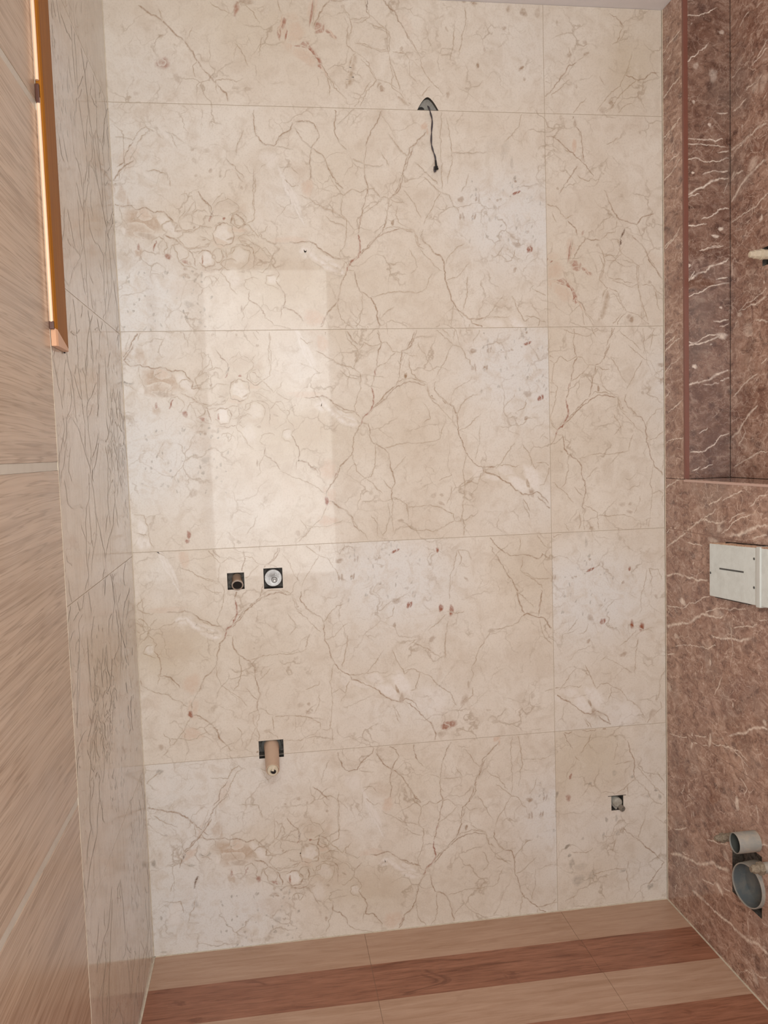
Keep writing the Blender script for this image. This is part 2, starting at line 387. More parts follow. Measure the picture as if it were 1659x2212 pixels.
(1.7,0,[(-417,94),(-428,94),(-438,95),(-448,97),(-453,104),(-456,113),(-457,122),(-450,130),(-441,135),(-431,139),(-420,135),(-411,130)]),
(1.7,0,[(-275,126),(-279,115),(-287,106),(-297,106),(-305,111),(-309,120),(-310,131),(-304,141),(-297,143),(-288,146),(-281,136),(-275,128)]),
(1.7,0,[(-399,59),(-409,53),(-417,47),(-429,44),(-442,51),(-448,53),(-455,64),(-460,73),(-452,81),(-447,91),(-437,92),(-425,92)]),
(1.7,0,[(-357,160),(-349,168),(-343,172),(-332,175),(-322,181),(-311,175),(-302,168),(-296,159),(-296,150),(-304,143),(-315,139),(-324,132)]),
(1.7,0,[(-529,58),(-528,65),(-522,72),(-514,74),(-507,78),(-501,69),(-496,68),(-489,58),(-489,49),(-495,40),(-495,31),(-505,32)]),
(1.7,0,[(-261,57),(-272,56),(-282,59),(-289,63),(-293,67),(-299,74),(-295,81),(-283,87),(-274,89),(-263,86),(-254,83),(-254,76)]),
(1.7,0,[(-484,32),(-480,43),(-477,53),(-467,55),(-458,61),(-448,54),(-439,48),(-436,41),(-433,29),(-439,19),(-449,17),(-459,13)]),
(1.7,0,[(-413,105),(-421,112),(-421,120),(-419,128),(-422,136),(-416,144),(-409,146),(-402,151),(-395,148),(-387,149),(-381,142),(-378,136)]),
(1.7,0,[(-336,24),(-343,16),(-350,11),(-358,11),(-365,17),(-373,24),(-372,35),(-365,43),(-358,47),(-350,47),(-343,45),(-337,37)]),
(1.7,0,[(-325,-10),(-334,-12),(-341,-5),(-344,-2),(-343,3),(-348,9),(-342,16),(-336,18),(-328,19),(-320,21),(-315,19),(-306,13)]),
(1.7,0,[(-272,-67),(-278,-64),(-281,-62),(-288,-55),(-287,-49),(-281,-42),(-283,-37),(-274,-35),(-268,-34),(-260,-32),(-252,-34),(-246,-37)]),
(1.7,0,[(-445,189),(-438,192),(-430,192),(-425,183),(-417,186),(-416,179),(-408,168),(-409,161),(-408,151),(-417,146),(-416,137),(-424,134)]),
(1.7,0,[(-394,-39),(-392,-35),(-390,-31),(-388,-30),(-382,-30),(-376,-28),(-370,-31),(-365,-33),(-361,-35),(-358,-37),(-355,-42),(-355,-46)]),
(1.7,0,[(-192,65),(-200,59),(-209,64),(-215,66),(-223,70),(-227,73),(-237,78),(-236,85),(-239,91),(-227,96),(-224,104),(-218,109)]),
(1.7,0,[(-488,89),(-493,92),(-499,97),(-499,103),(-499,109),(-492,114),(-488,118),(-483,119),(-477,121),(-470,117),(-464,114),(-465,108)]),
(2.2,1,[(109,426),(102,406),(93,390),(71,349),(62,324)]),
(2.2,1,[(233,369),(206,343),(184,323),(170,281),(157,244)]),
(2.2,1,[(-18,431),(-24,387),(-23,363),(-13,335)]),
(2.2,1,[(197,327),(179,294),(166,261)]),
(1.6,0,[(62,324),(56,288),(53,251),(61,235)]),
(1.6,0,[(196,286),(230,258),(263,225)]),
(1.6,0,[(126,362),(155,322),(179,298)]),
(1.6,0,[(45,437),(14,412),(-16,383)]),
(1.6,0,[(-13,335),(7,315)]),
(1.6,0,[(-51,282),(-37,250),(-13,218)]),
(1.6,0,[(103,309),(115,289),(123,273)]),
(1.6,0,[(23,291),(52,279),(81,272),(111,276)]),
(1.6,0,[(290,407),(301,345),(304,292),(289,230)]),
(1.6,0,[(277,427),(271,353),(272,213)]),
(1.6,0,[(351,256),(342,231),(328,205)]),
(1.6,0,[(513,429),(494,387),(458,344)]),
(1.6,0,[(305,313),(352,309),(405,319)]),
(2,1,[(-242,414),(-244,366),(-233,338),(-217,323),(-193,323),(-175,348),(-146,368),(-141,384)]),
(2,1,[(-129,385),(-104,389),(-80,382),(-68,354),(-90,317),(-114,337),(-134,372)]),
(2,1,[(-90,317),(-94,285),(-96,233)]),
(2,1,[(-90,317),(-62,294),(-43,262),(-23,226),(-7,210)]),
(2,1,[(-324,285),(-300,266),(-277,238)]),
(2,1,[(-563,324),(-584,296),(-589,269),(-609,257)]),
(2,1,[(-483,247),(-478,227)]),
(1.6,0,[(-248,263),(-252,214),(-255,150)]),
(1.6,0,[(-609,338),(-586,335),(-563,328),(-550,351),(-530,364),(-507,352)]),
(1.6,0,[(-568,300),(-563,285),(-558,273)]),
(1.6,0,[(-272,361),(-290,329),(-299,293)]),
(1.6,0,[(-475,353),(-452,342),(-433,326)]),
(1.6,0,[(-185,320),(-160,316),(-140,312)]),
(1.6,0,[(-179,268),(-150,268),(-130,248)]),
(1.6,0,[(-535,250),(-508,250),(-481,247)]),
(2.6,1,[(-794,270),(-770,259),(-729,249),(-701,244),(-676,224),(-652,199),(-624,170)]),
(2.6,1,[(-564,279),(-577,272),(-609,239),(-632,197),(-654,164),(-676,135),(-698,120),(-708,81)]),
(2.6,1,[(-614,218),(-641,176),(-694,124)]),
(4,7,[(-657,53),(-664,36),(-672,17)]),
(4,7,[(-692,123),(-701,107)]),
(4,7,[(-363,151),(-371,133)]),
(1.8,0,[(-514,359),(-540,343),(-559,305),(-577,276)]),
(1.8,0,[(-759,-12),(-709,-17),(-702,-49)]),
(1.8,0,[(-723,42),(-737,13)]),
(1.8,0,[(-797,388),(-759,402),(-729,430)]),
(1.8,0,[(-789,331),(-770,351),(-748,366)]),
(1.8,0,[(-771,246),(-743,217),(-707,200)]),
(1.8,0,[(-464,346),(-448,309)]),
(1.8,0,[(-658,169),(-664,222)]),
(1.8,0,[(-700,169),(-690,110)]),
(1.8,0,[(-667,-13),(-691,-82),(-662,-85)]),
(1.8,0,[(-595,251),(-605,226)]),
(1.8,0,[(-659,319),(-668,306)])],
b=[(419,-163,26.4,15.4,-15,3,0.5),(333,-160,15.4,26.4,-10,3,0.35),(457,-202,30.8,19.8,-35,3,0.8),(496,-183,42.8,18.9,-58,3,0.9),(-51,6,35.7,16.8,-35,3,0.5),
(378,-177,30.8,9.7,-25,3,0.5),(482,-201,4.0,11.0,20,1,0.6),(494,-228,6.2,12.3,0,1,0.5),(129,119,3.8,7.6,0,1,0.8),(480,-10,4.3,6.9,-20,1,0.6),(328,186,6.0,6.0,0,1,0.6),
(366,138,3.0,7.7,-15,1,0.6),(332,138,3.4,9.5,5,1,0.5),(487,237,3.4,3.9,0,1,0.6),(442,187,4.3,3.0,0,1,0.4),(379,189,2.6,9.5,-10,1,0.4),(487,60,11.0,7.9,-30,1,0.45),
(203,60,3.0,3.0,0,1,0.6),(73,-352,3.5,2.6,0,1,0.7),(224,-224,5.2,4.3,0,1,0.4),(200,-225,7.9,7.0,0,1,0.3),(222,-248,9.5,4.3,-20,1,0.4),(103,-293,7.7,5.2,0,1,0.4),
(494,207,6.9,3.4,30,2,0.8),(528,48,5.3,8.8,-20,2,0.9),(612,202,4.0,6.2,0,2,0.85),(618,32,5.7,11.0,0,2,0.85),(649,23,7.2,12.6,0,2,0.85),(485,204,7.3,3.9,30,2,0.8),
(522,46,5.0,8.1,-20,2,0.9),(631,-318,21.6,13.5,12,2,0.6),(620,-322,10.1,9.2,0,2,0.7),(781,-369,7.4,6.0,-20,2,0.6),(917,23,3.2,7.4,-10,2,0.6),(589,-58,10.8,6.3,30,1,0.45),
(681,-247,9.9,13.5,-20,1,0.4),(591,162,4.4,4.4,0,1,0.5),(433,184,3.9,3.4,0,1,0.4),(359,136,3.1,7.9,-10,1,0.6),(371,187,3.0,7.7,-10,1,0.5),(326,185,9.5,6.5,0,1,0.6),
(324,137,4.0,7.0,0,1,0.5),(696,113,3.5,7.9,40,1,0.4),(695,-200,3.7,9.2,0,1,0.4),(768,-44,9.9,6.3,20,1,0.4),(519,96,5.3,4.4,0,1,0.35),(890,-249,6.9,8.3,0,1,0.25),
(862,-263,4.6,4.6,0,1,0.3),(753,-282,7.4,3.2,0,1,0.3),(610,-343,13.8,7.4,0,1,0.3),(586,-242,49.5,33.8,-40,3,0.5),(554,-244,27.0,22.5,-30,3,0.35),(-548,115,57.5,26.7,-8,5,0.62),
(-593,174,11.2,20.0,0,5,0.4),(-565,93,36.9,16.4,0,5,0.4),(-564,36,9.0,12.3,0,5,0.5),(-291,153,18.5,16.4,0,5,0.25),(-294,75,18.9,8.4,0,5,0.3),(-384,-10,16.8,8.4,0,5,0.3),
(-331,166,36.9,24.6,0,5,0.22),(-448,-58,50.5,25.2,0,5,0.15),(-276,20,50.4,37.8,0,5,0.2),(-156,-25,63.1,50.5,0,5,0.15),(-484,109,12.8,30.0,35,3,0.55),(-339,84,23.8,25.5,0,3,0.45),
(-387,21,17.7,20.2,0,3,0.65),(-112,39,21.0,14.3,10,3,0.5),(-41,-3,23.1,12.6,-20,3,0.6),(-619,-284,13.5,21.0,10,3,0.7),(-618,-324,17.7,18.9,0,3,0.7),(-211,-36,13.5,11.8,0,3,0.4),
(-296,29,16.8,21.0,0,3,0.25),(-319,-33,21.0,25.2,-40,3,0.3),(-601,93,5.6,8.8,0,3,0.6),(-251,119,22.6,32.8,0,3,0.25),(-101,-141,25.2,25.2,0,4,0.4),(-100,-213,17.2,25.8,0,4,0.35),
(-107,-286,30.1,17.2,0,4,0.4),(-105,213,14.7,25.2,0,4,0.4),(-209,-196,25.8,38.7,0,4,0.06),(-494,-307,4.6,11.8,0,2,0.9),(-499,-325,5.0,5.9,-30,2,0.8),(-108,-228,6.0,10.3,0,2,0.95),
(-488,26,7.4,7.4,0,2,0.6),(-440,10,10.7,4.9,-20,2,0.5),(-335,127,3.7,3.3,0,2,0.7),(-546,76,5.7,4.1,0,2,0.5),(-564,50,3.7,8.2,0,2,0.5),(-554,129,3.3,3.3,0,2,0.6),
(-524,210,2.1,2.1,0,2,0.1),(-476,-192,8.4,11.8,-20,1,0.4),(-542,80,24.6,8.2,-10,1,0.35),(-446,-25,12.3,4.9,0,1,0.4),(-636,112,11.2,7.2,0,1,0.5),(-284,209,4.1,4.1,0,1,0.4),
(-298,-115,2.9,7.6,0,1,0.5),(-193,-316,6.5,7.7,-20,1,0.4),(-552,-18,2.3,2.6,26.01,6,0.42),(-398,-162,2.9,2.8,-2.2,6,0.38),(-567,-18,2.0,5.1,-19.74,6,0.54),
(-421,-39,2.2,4.2,-13.91,6,0.56),(-401,-19,2.6,4.3,-0.36,6,0.35),(-497,-17,3.2,4.9,-2.86,6,0.39),(-398,-116,3.2,5.0,-0.5,6,0.42),(-470,-85,2.0,3.1,-18.76,6,0.31),
(-601,-120,2.1,3.8,1.73,6,0.4),(-374,-41,2.4,2.8,-7.96,6,0.38),(-531,-146,2.2,4.0,-24.26,6,0.33),(-594,-41,2.9,4.1,15.75,6,0.4),(-569,-88,1.7,4.3,-23.76,6,0.59),
(-443,-192,1.7,3.1,-27.96,6,0.53),(-520,-186,2.7,4.7,12.4,6,0.36),(-504,-26,2.3,5.2,10.12,6,0.3),(-597,-30,2.9,3.2,12.58,6,0.33),(-380,-87,2.0,2.2,26.68,6,0.35),
(-449,-30,1.7,3.7,15.06,6,0.6),(-583,-101,2.9,3.4,-29.26,6,0.44),(-554,-79,1.7,3.4,15.08,6,0.57),(-416,-100,1.7,3.0,15.46,6,0.36),(-561,-169,1.9,2.3,-25.68,6,0.47),
(-377,-83,3.1,4.2,-17.45,6,0.52),(-492,-18,2.0,4.9,-23.99,6,0.58),(-534,-128,3.0,4.2,-18.89,6,0.46),(-460,-136,2.1,5.2,-27.38,6,0.32),(-387,-194,2.8,2.3,-23.94,6,0.34),
(-385,-135,1.8,2.7,-8.11,6,0.47),(-440,-185,2.0,2.1,-25.34,6,0.3),(-402,-25,3.0,4.6,-22.67,6,0.47),(-402,-42,2.7,3.1,-23.51,6,0.53),(-501,-103,1.7,2.2,-5.67,6,0.45),
(-409,-123,1.9,3.2,-16.05,6,0.46),(-612,-161,3.0,2.3,-2.6,6,0.41),(-425,-63,2.0,3.7,-27.98,6,0.33),(-586,-119,3.1,3.7,3.96,6,0.56),(-425,-14,3.2,2.8,11.86,6,0.55),
(-515,-157,1.9,4.9,19.42,6,0.34),(-494,-66,2.5,5.0,-12.63,6,0.3),(-539,-106,2.4,4.4,0.95,6,0.32),(-557,-165,2.3,4.7,-29.15,6,0.49),(-454,-121,2.2,5.2,1.98,6,0.57),
(-543,-170,2.9,4.1,3.48,6,0.34),(-429,-73,2.7,2.5,25.05,6,0.34),(-418,-36,3.2,3.4,-4.56,6,0.41),(477,223,1.8,5.8,1.02,6,0.36),(410,187,1.3,2.2,-37.47,6,0.41),
(515,96,2.6,2.8,-19.21,6,0.32),(463,74,2.3,6.0,4.16,6,0.36),(487,107,2.1,5.4,-5.14,6,0.43),(426,134,2.4,4.9,-5.48,6,0.26),(408,130,2.6,5.6,-10.01,6,0.3),
(520,189,1.9,2.3,0.81,6,0.34),(491,130,1.8,5.8,-21.16,6,0.24),(349,70,2.6,5.8,-20.19,6,0.28),(357,195,1.5,5.6,-34.63,6,0.39),(370,199,1.7,5.8,1.83,6,0.4),
(489,142,2.5,3.2,-16.22,6,0.24),(360,235,1.7,2.6,6.94,6,0.45),(399,83,2.2,5.0,-22.76,6,0.44),(533,111,2.0,4.8,-26.19,6,0.34),(450,212,2.4,4.0,6.61,6,0.24),
(533,193,1.8,4.8,-33.08,6,0.28),(423,165,1.3,5.5,9.05,6,0.44),(371,213,2.4,5.3,-1.6,6,0.34),(442,113,1.5,5.3,-39.82,6,0.38),(542,72,1.8,5.6,-31.69,6,0.35),
(359,132,2.5,3.3,-22.34,6,0.42),(472,233,2.1,3.1,-32.9,6,0.37),(403,82,2.1,3.5,-31.71,6,0.42),(536,82,2.2,5.0,-20.23,6,0.33),(559,176,1.4,5.0,-14.9,6,0.34),
(471,195,1.5,2.4,-29.08,6,0.43),(494,219,2.6,5.5,-15.47,6,0.2),(525,128,2.1,2.2,-26.65,6,0.21),(-347,113,5.5,4.7,-19.87,1,0.45),(-390,71,6.8,2.2,7.02,1,0.49),
(-289,-14,5.1,4.1,-23.11,1,0.43),(-356,108,3.5,4.7,-34.55,1,0.32),(-285,66,7.1,4.6,14.3,1,0.41),(-401,50,3.5,2.8,17.03,1,0.48),(-431,8,3.8,4.9,26.72,1,0.27),
(-414,-23,7.1,4.6,0.06,1,0.28),(-381,59,9.0,2.5,20.47,1,0.46),(-437,-29,5.0,3.7,-12.85,1,0.48),(-444,-7,4.3,4.1,37.82,1,0.44),(-415,103,3.5,3.0,13.75,1,0.5),
(-319,74,9.2,2.6,22.8,1,0.49),(-241,16,9.1,2.3,-32.28,1,0.43),(227,383,8.2,10.3,-20,4,0.6),(235,369,3.3,8.2,0,4,0.5),(585,-21,4.2,4.2,0,4,0.1),(485,247,3.8,5.9,-10,6,0.5),
(477,287,5.0,12.6,0,6,0.3),(458,324,12.6,25.2,-10,6,0.15),(418,335,16.4,28.7,-20,6,0.12),(-206,287,24.0,22.0,0,3,0.4),(-164,224,6.2,49.3,22,3,0.5),(-137,176,4.9,36.9,20,3,0.5),
(-551,250,7.0,43.0,55,3,0.35),(-476,341,5.5,31.2,40,3,0.3),(-578,263,19.5,5.5,0,3,0.35),(-241,421,13.7,9.8,0,3,0.3),(-126,260,36.0,24.0,0,5,0.2),(-601,186,11.7,23.4,0,5,0.35),
(-545,136,16.0,12.0,0,4,0.35),(-300,98,18.5,8.2,0,4,0.35),(-350,61,24.0,10.0,-20,4,0.25),(-158,72,41.0,10.3,0,4,0.25),(-365,253,4.8,5.6,0,1,0.4),(-340,239,3.2,3.2,0,1,0.4),
(-404,240,3.9,3.9,0,1,0.3),(-635,115,13.2,6.2,0,6,0.7),(-750,366,9.5,6.0,30,6,0.6),(-779,102,6.2,7.9,0,6,0.6),(-766,-60,3.5,5.3,0,6,0.5),(-675,86,8.8,3.5,0,6,0.4),
(-670,-30,8.1,11.3,0,6,0.3),(-741,181,4.3,3.4,0,6,0.3),(-447,-137,4.6,4.6,0,6,0.5),(-411,-151,4.6,3.7,0,6,0.4),(-439,-102,11.3,8.1,0,6,0.3),(-764,-161,8.1,2.7,0,6,0.4),
(-729,-51,22.1,33.1,0,3,0.6),(-634,140,17.6,22.0,0,3,0.3),(-747,318,30.8,26.4,-30,3,0.35),(-630,237,39.6,35.2,0,3,0.2),(-681,118,22.1,13.2,40,4,0.4),(-636,193,13.2,26.4,-30,4,0.3),
(-577,285,17.6,39.6,-30,4,0.2),],
t=[(439,158,129,99,1.0),(389,-79,70,53,0.3),(111,-41,129,108,-0.15),(394,-268,110,53,0.25),(-559,-92,131,135,0.9),(-353,-246,105,84,0.4),(-178,168,67,84,0.5),(-157,-42,147,84,-0.55),(-548,113,103,49,-0.3),(-298,87,103,103,-0.4),(-556,206,80,52,0.4),(-397,151,49,49,0.1),(520,101,185,132,1.0),(576,-250,90,72,0.5),(858,114,117,117,-0.35),(828,-224,158,158,0.1),(440,-330,135,90,0.1),(-711,201,154,396,0.8),(-725,-87,225,113,0.6),(-449,338,156,98,0.4),(-47,266,82,103,-0.3)])
PRINT_B=dict(v=[(2.6,4,[(61,-83),(73,-102),(85,-116)]),
(2.6,4,[(-50,4),(-41,16),(-32,44)]),
(2.6,4,[(-44,-8),(-47,8)]),
(2.6,4,[(85,9),(97,-2),(105,-15)]),
(2.6,4,[(-17,-30),(-18,-54)]),
(1.8,0,[(85,-114),(104,-145),(128,-172),(132,-188)]),
(1.8,0,[(132,47),(143,27),(141,3),(133,-25),(157,-48),(148,-68)]),
(1.8,0,[(148,39),(181,45),(198,47)]),
(1.8,0,[(191,92),(194,61),(215,42),(247,19),(248,-25),(253,-52),(259,-84),(264,-112),(259,-137),(280,-152),(300,-176),(313,-184)]),
(1.8,0,[(158,-20),(183,-23),(196,-22),(212,-34),(245,-37)]),
(1.8,0,[(241,95),(266,72),(282,41),(302,13),(322,-18),(338,-49),(346,-77),(362,-109),(387,-137),(403,-157)]),
(1.8,0,[(162,-48),(186,-63),(198,-90),(209,-114)]),
(1.8,0,[(288,-35),(308,-59),(337,-78)]),
(1.8,0,[(470,84),(471,44),(459,-9),(449,-50)]),
(1.8,0,[(366,-129),(348,-150),(343,-162)]),
(1.8,0,[(201,-122),(179,-151),(157,-184),(131,-208)]),
(1.8,0,[(355,-49),(321,-62)]),
(1.8,0,[(438,31),(433,-18),(427,-59)]),
(1.8,0,[(308,-59),(311,-103),(332,-126)]),
(6,0,[(149,-56),(143,-96),(129,-144)]),
(6,0,[(275,-160),(304,-184)]),
(3,1,[(-414,55),(-399,42),(-377,30),(-347,8),(-324,-14),(-298,-32)]),
(3,1,[(-298,-32),(-279,-59),(-269,-82),(-250,-105),(-231,-127),(-208,-150),(-193,-165),(-188,-185)]),
(1.8,0,[(-226,71),(-199,53),(-180,42)]),
(1.8,0,[(-276,3),(-290,-28)]),
(1.8,0,[(-167,-32),(-145,-62),(-130,-93)]),
(1.8,0,[(-265,-82),(-277,-98),(-275,-125)]),
(1.8,0,[(-217,-166),(-219,-131),(-147,-127)]),
(1.8,0,[(-139,71),(-112,48),(-97,18)]),
(1.8,0,[(-360,46),(-350,16)]),
(1.8,0,[(-50,82),(-39,47)]),
(1.8,0,[(-90,-17),(-105,-68)]),
(1.8,0,[(81,-114),(87,-165)]),
(8,8,[(-153,74),(-159,54),(-165,37)]),
(2.2,1,[(938,-83),(973,-91),(999,-92),(1019,-74),(1046,-73)]),
(2.2,1,[(795,-50),(769,-64),(754,-89),(723,-124),(693,-160)]),
(2.2,1,[(895,85),(921,69),(936,52)]),
(1.8,0,[(936,52),(920,20),(901,2)]),
(1.8,0,[(958,-23),(946,-62),(938,-83)]),
(1.8,0,[(938,-83),(923,-112),(896,-133),(865,-166),(850,-187)]),
(1.8,0,[(972,-96),(930,-132),(880,-190)]),
(1.8,0,[(826,-28),(795,-50)]),
(1.8,0,[(770,-13),(773,-33)]),
(1.8,0,[(820,-149),(790,-182),(778,-203)]),
(1.8,0,[(957,-160),(937,-171),(914,-189)]),
(1.8,0,[(694,-108),(723,-111)]),
(1.8,0,[(772,-102),(753,-117),(715,-149)]),
(1.8,0,[(637,-199),(614,-227)]),
(1.8,0,[(674,-191),(655,-220)]),
(1.8,0,[(862,-89),(877,-113)]),
(2.2,1,[(86,475),(72,456),(62,440),(58,428)]),
(2.2,1,[(65,409),(78,390),(85,365),(87,324),(91,309)]),
(2.2,1,[(117,268),(97,296),(70,321),(30,352),(4,373),(-26,382)]),
(2.2,1,[(70,296),(49,267),(28,238),(15,216)]),
(2.2,1,[(148,230),(164,195),(181,163),(198,144),(219,141),(250,132),(268,154),(303,164)]),
(2.2,1,[(136,89),(108,89),(88,92)]),
(2.2,1,[(236,99),(271,67),(288,31),(309,-4),(323,-21)]),
(2.2,1,[(37,143),(61,118),(67,102)]),
(2.2,1,[(94,92),(66,57),(45,12)]),
(2.2,1,[(64,-82),(78,-101),(91,-121)]),
(3.2,7,[(210,122),(198,93)]),
(3.2,7,[(198,93),(194,67)]),
(1.8,0,[(198,67),(201,48),(180,31),(156,31)]),
(1.8,0,[(188,144),(184,109),(156,105),(136,89)]),
(1.8,0,[(53,89),(49,50),(44,12)]),
(1.8,0,[(128,76),(142,51),(149,25),(145,-7)]),
(1.8,0,[(204,31),(232,22),(253,12),(252,-40),(231,-47),(196,-34),(169,-27)]),
(1.8,0,[(263,-40),(294,-44),(315,-70)]),
(1.8,0,[(252,-50),(262,-89),(276,-125),(283,-148)]),
(1.8,0,[(172,-63),(192,-82),(216,-118),(188,-148),(167,-187)]),
(1.8,0,[(91,-121),(115,-147)]),
(1.8,0,[(-33,190),(4,181),(34,149),(54,159)]),
(1.8,0,[(-10,165),(3,136)]),
(1.8,0,[(150,144),(143,118),(132,112)]),
(1.8,0,[(250,132),(267,87)]),
(1.8,0,[(216,-118),(251,-125),(269,-142)]),
(1.8,0,[(110,262),(124,255),(138,262)]),
(1.8,0,[(70,270),(103,252),(117,265)]),
(1.8,0,[(197,377),(177,361),(160,357)]),
(1.8,0,[(226,125),(209,122)]),
(1.8,0,[(43,330),(30,342)]),
(8,0,[(158,-56),(150,-98),(136,-137)])],
b=[(-9,6,26.4,27.2,0,4,0.35),(6,-37,44.1,24.0,-30,4,0.3),(46,63,14.0,28.0,-15,4,0.3),(302,29,24.0,24.0,0,4,0.15),(-24,38,17.6,4.7,30,8,0.7),(-33,24,4.7,19.5,-20,8,0.6),
(44,55,4.0,32.0,-12,8,0.6),(57,20,12.8,8.8,0,8,0.6),(89,3,9.8,4.7,-40,8,0.6),(36,-48,8.0,30.0,28,8,0.7),(44,-58,9.8,23.4,30,8,0.6),(14,-29,19.5,5.5,-35,8,0.5),
(-8,-22,10.9,3.1,-5,8,0.5),(-46,-2,4.7,17.6,0,8,0.6),(51,-75,5.6,12.0,25,8,0.6),(224,-133,8.0,7.2,0,1,0.5),(416,-152,5.7,7.4,0,1,0.4),(503,-70,3.7,7.4,0,1,0.7),
(496,97,8.2,6.6,0,1,0.6),(595,86,5.7,8.2,-20,1,0.6),(524,-27,3.7,8.2,0,1,0.4),(629,-74,7.6,3.8,35,1,0.7),(288,-33,4.8,5.6,0,1,0.4),(417,24,2.5,8.2,35,1,0.4),
(581,34,4.9,4.9,0,1,0.4),(468,100,4.8,4.0,0,1,0.5),(638,-103,4.1,4.9,0,1,0.5),(-357,-93,14.5,14.5,0,2,0.5),(-360,-90,7.6,8.4,0,2,0.4),(-322,-130,6.2,15.6,25,1,0.3),
(-360,-23,5.5,5.5,0,1,0.3),(-268,-156,7.8,7.0,0,1,0.2),(-136,-152,7.8,5.5,0,1,0.3),(-430,-172,6.2,5.5,0,1,0.2),(-133,73,19.5,7.8,0,1,0.5),(639,78,8.8,10.9,0,1,0.55),
(679,78,8.8,11.6,0,1,0.3),(595,86,4.1,7.5,-10,1,0.6),(583,33,6.8,4.1,20,1,0.4),(819,3,7.0,4.9,0,1,0.4),(822,-28,8.8,4.2,20,1,0.6),(504,-70,3.7,6.8,0,1,0.75),
(631,-73,7.0,3.5,30,1,0.75),(524,-27,3.0,6.6,0,1,0.4),(638,-104,3.1,4.8,0,1,0.45),(498,97,5.9,5.3,0,1,0.6),(772,-33,6.3,7.0,0,1,0.5),(737,53,3.4,6.8,0,1,0.3),
(932,52,4.2,4.2,0,1,0.4),(896,-161,5.6,4.2,0,1,0.4),(792,-119,3.5,4.9,0,1,0.3),(869,-180,10.5,7.0,0,1,0.3),(41,-52,6.6,21.5,25,8,0.75),(53,-72,8.0,14.4,35,8,0.7),
(24,-43,12.8,3.8,-35,8,0.5),(64,6,11.2,5.9,15,8,0.55),(74,14,3.3,8.2,-10,8,0.5),(-26,-4,3.2,16.0,-15,8,0.7),(-6,28,10.9,5.1,30,8,0.7),(-16,15,6.4,4.5,0,8,0.5),
(100,-7,9.9,4.6,-30,8,0.5),(84,108,8.0,3.2,60,8,0.4),(61,-86,4.6,7.3,20,8,0.7),(2,-36,9.0,2.9,0,8,0.5),(-1,1,25.0,26.2,0,4,0.35),(20,-62,32.0,17.6,-25,4,0.35),
(62,351,6.4,21.8,-8,4,0.55),(-9,41,16.0,9.6,0,4,0.2),(230,-141,7.3,7.9,0,1,0.6),(141,-7,4.6,9.9,-15,1,0.35),(128,73,4.5,4.5,0,1,0.3),(65,414,5.1,9.0,0,1,0.4),
(80,387,4.3,6.2,0,1,0.4),(10,232,3.2,4.5,0,1,0.4),(261,393,3.2,5.1,0,1,0.3),(4,375,4.5,3.8,0,1,0.35),(87,315,6.4,9.6,0,1,0.25),(-106,233,2.5,7.8,-20,8,0.7),
(-76,71,4.5,9.6,-20,8,0.0),],
t=[(644,-24,136,119,0.4),(962,-48,88,123,-0.7),(981,12,42,21,0.6),(887,102,35,21,-0.2),(-404,-125,137,117,0.5),(-141,20,195,98,-0.45),(59,-31,80,100,-0.2)])
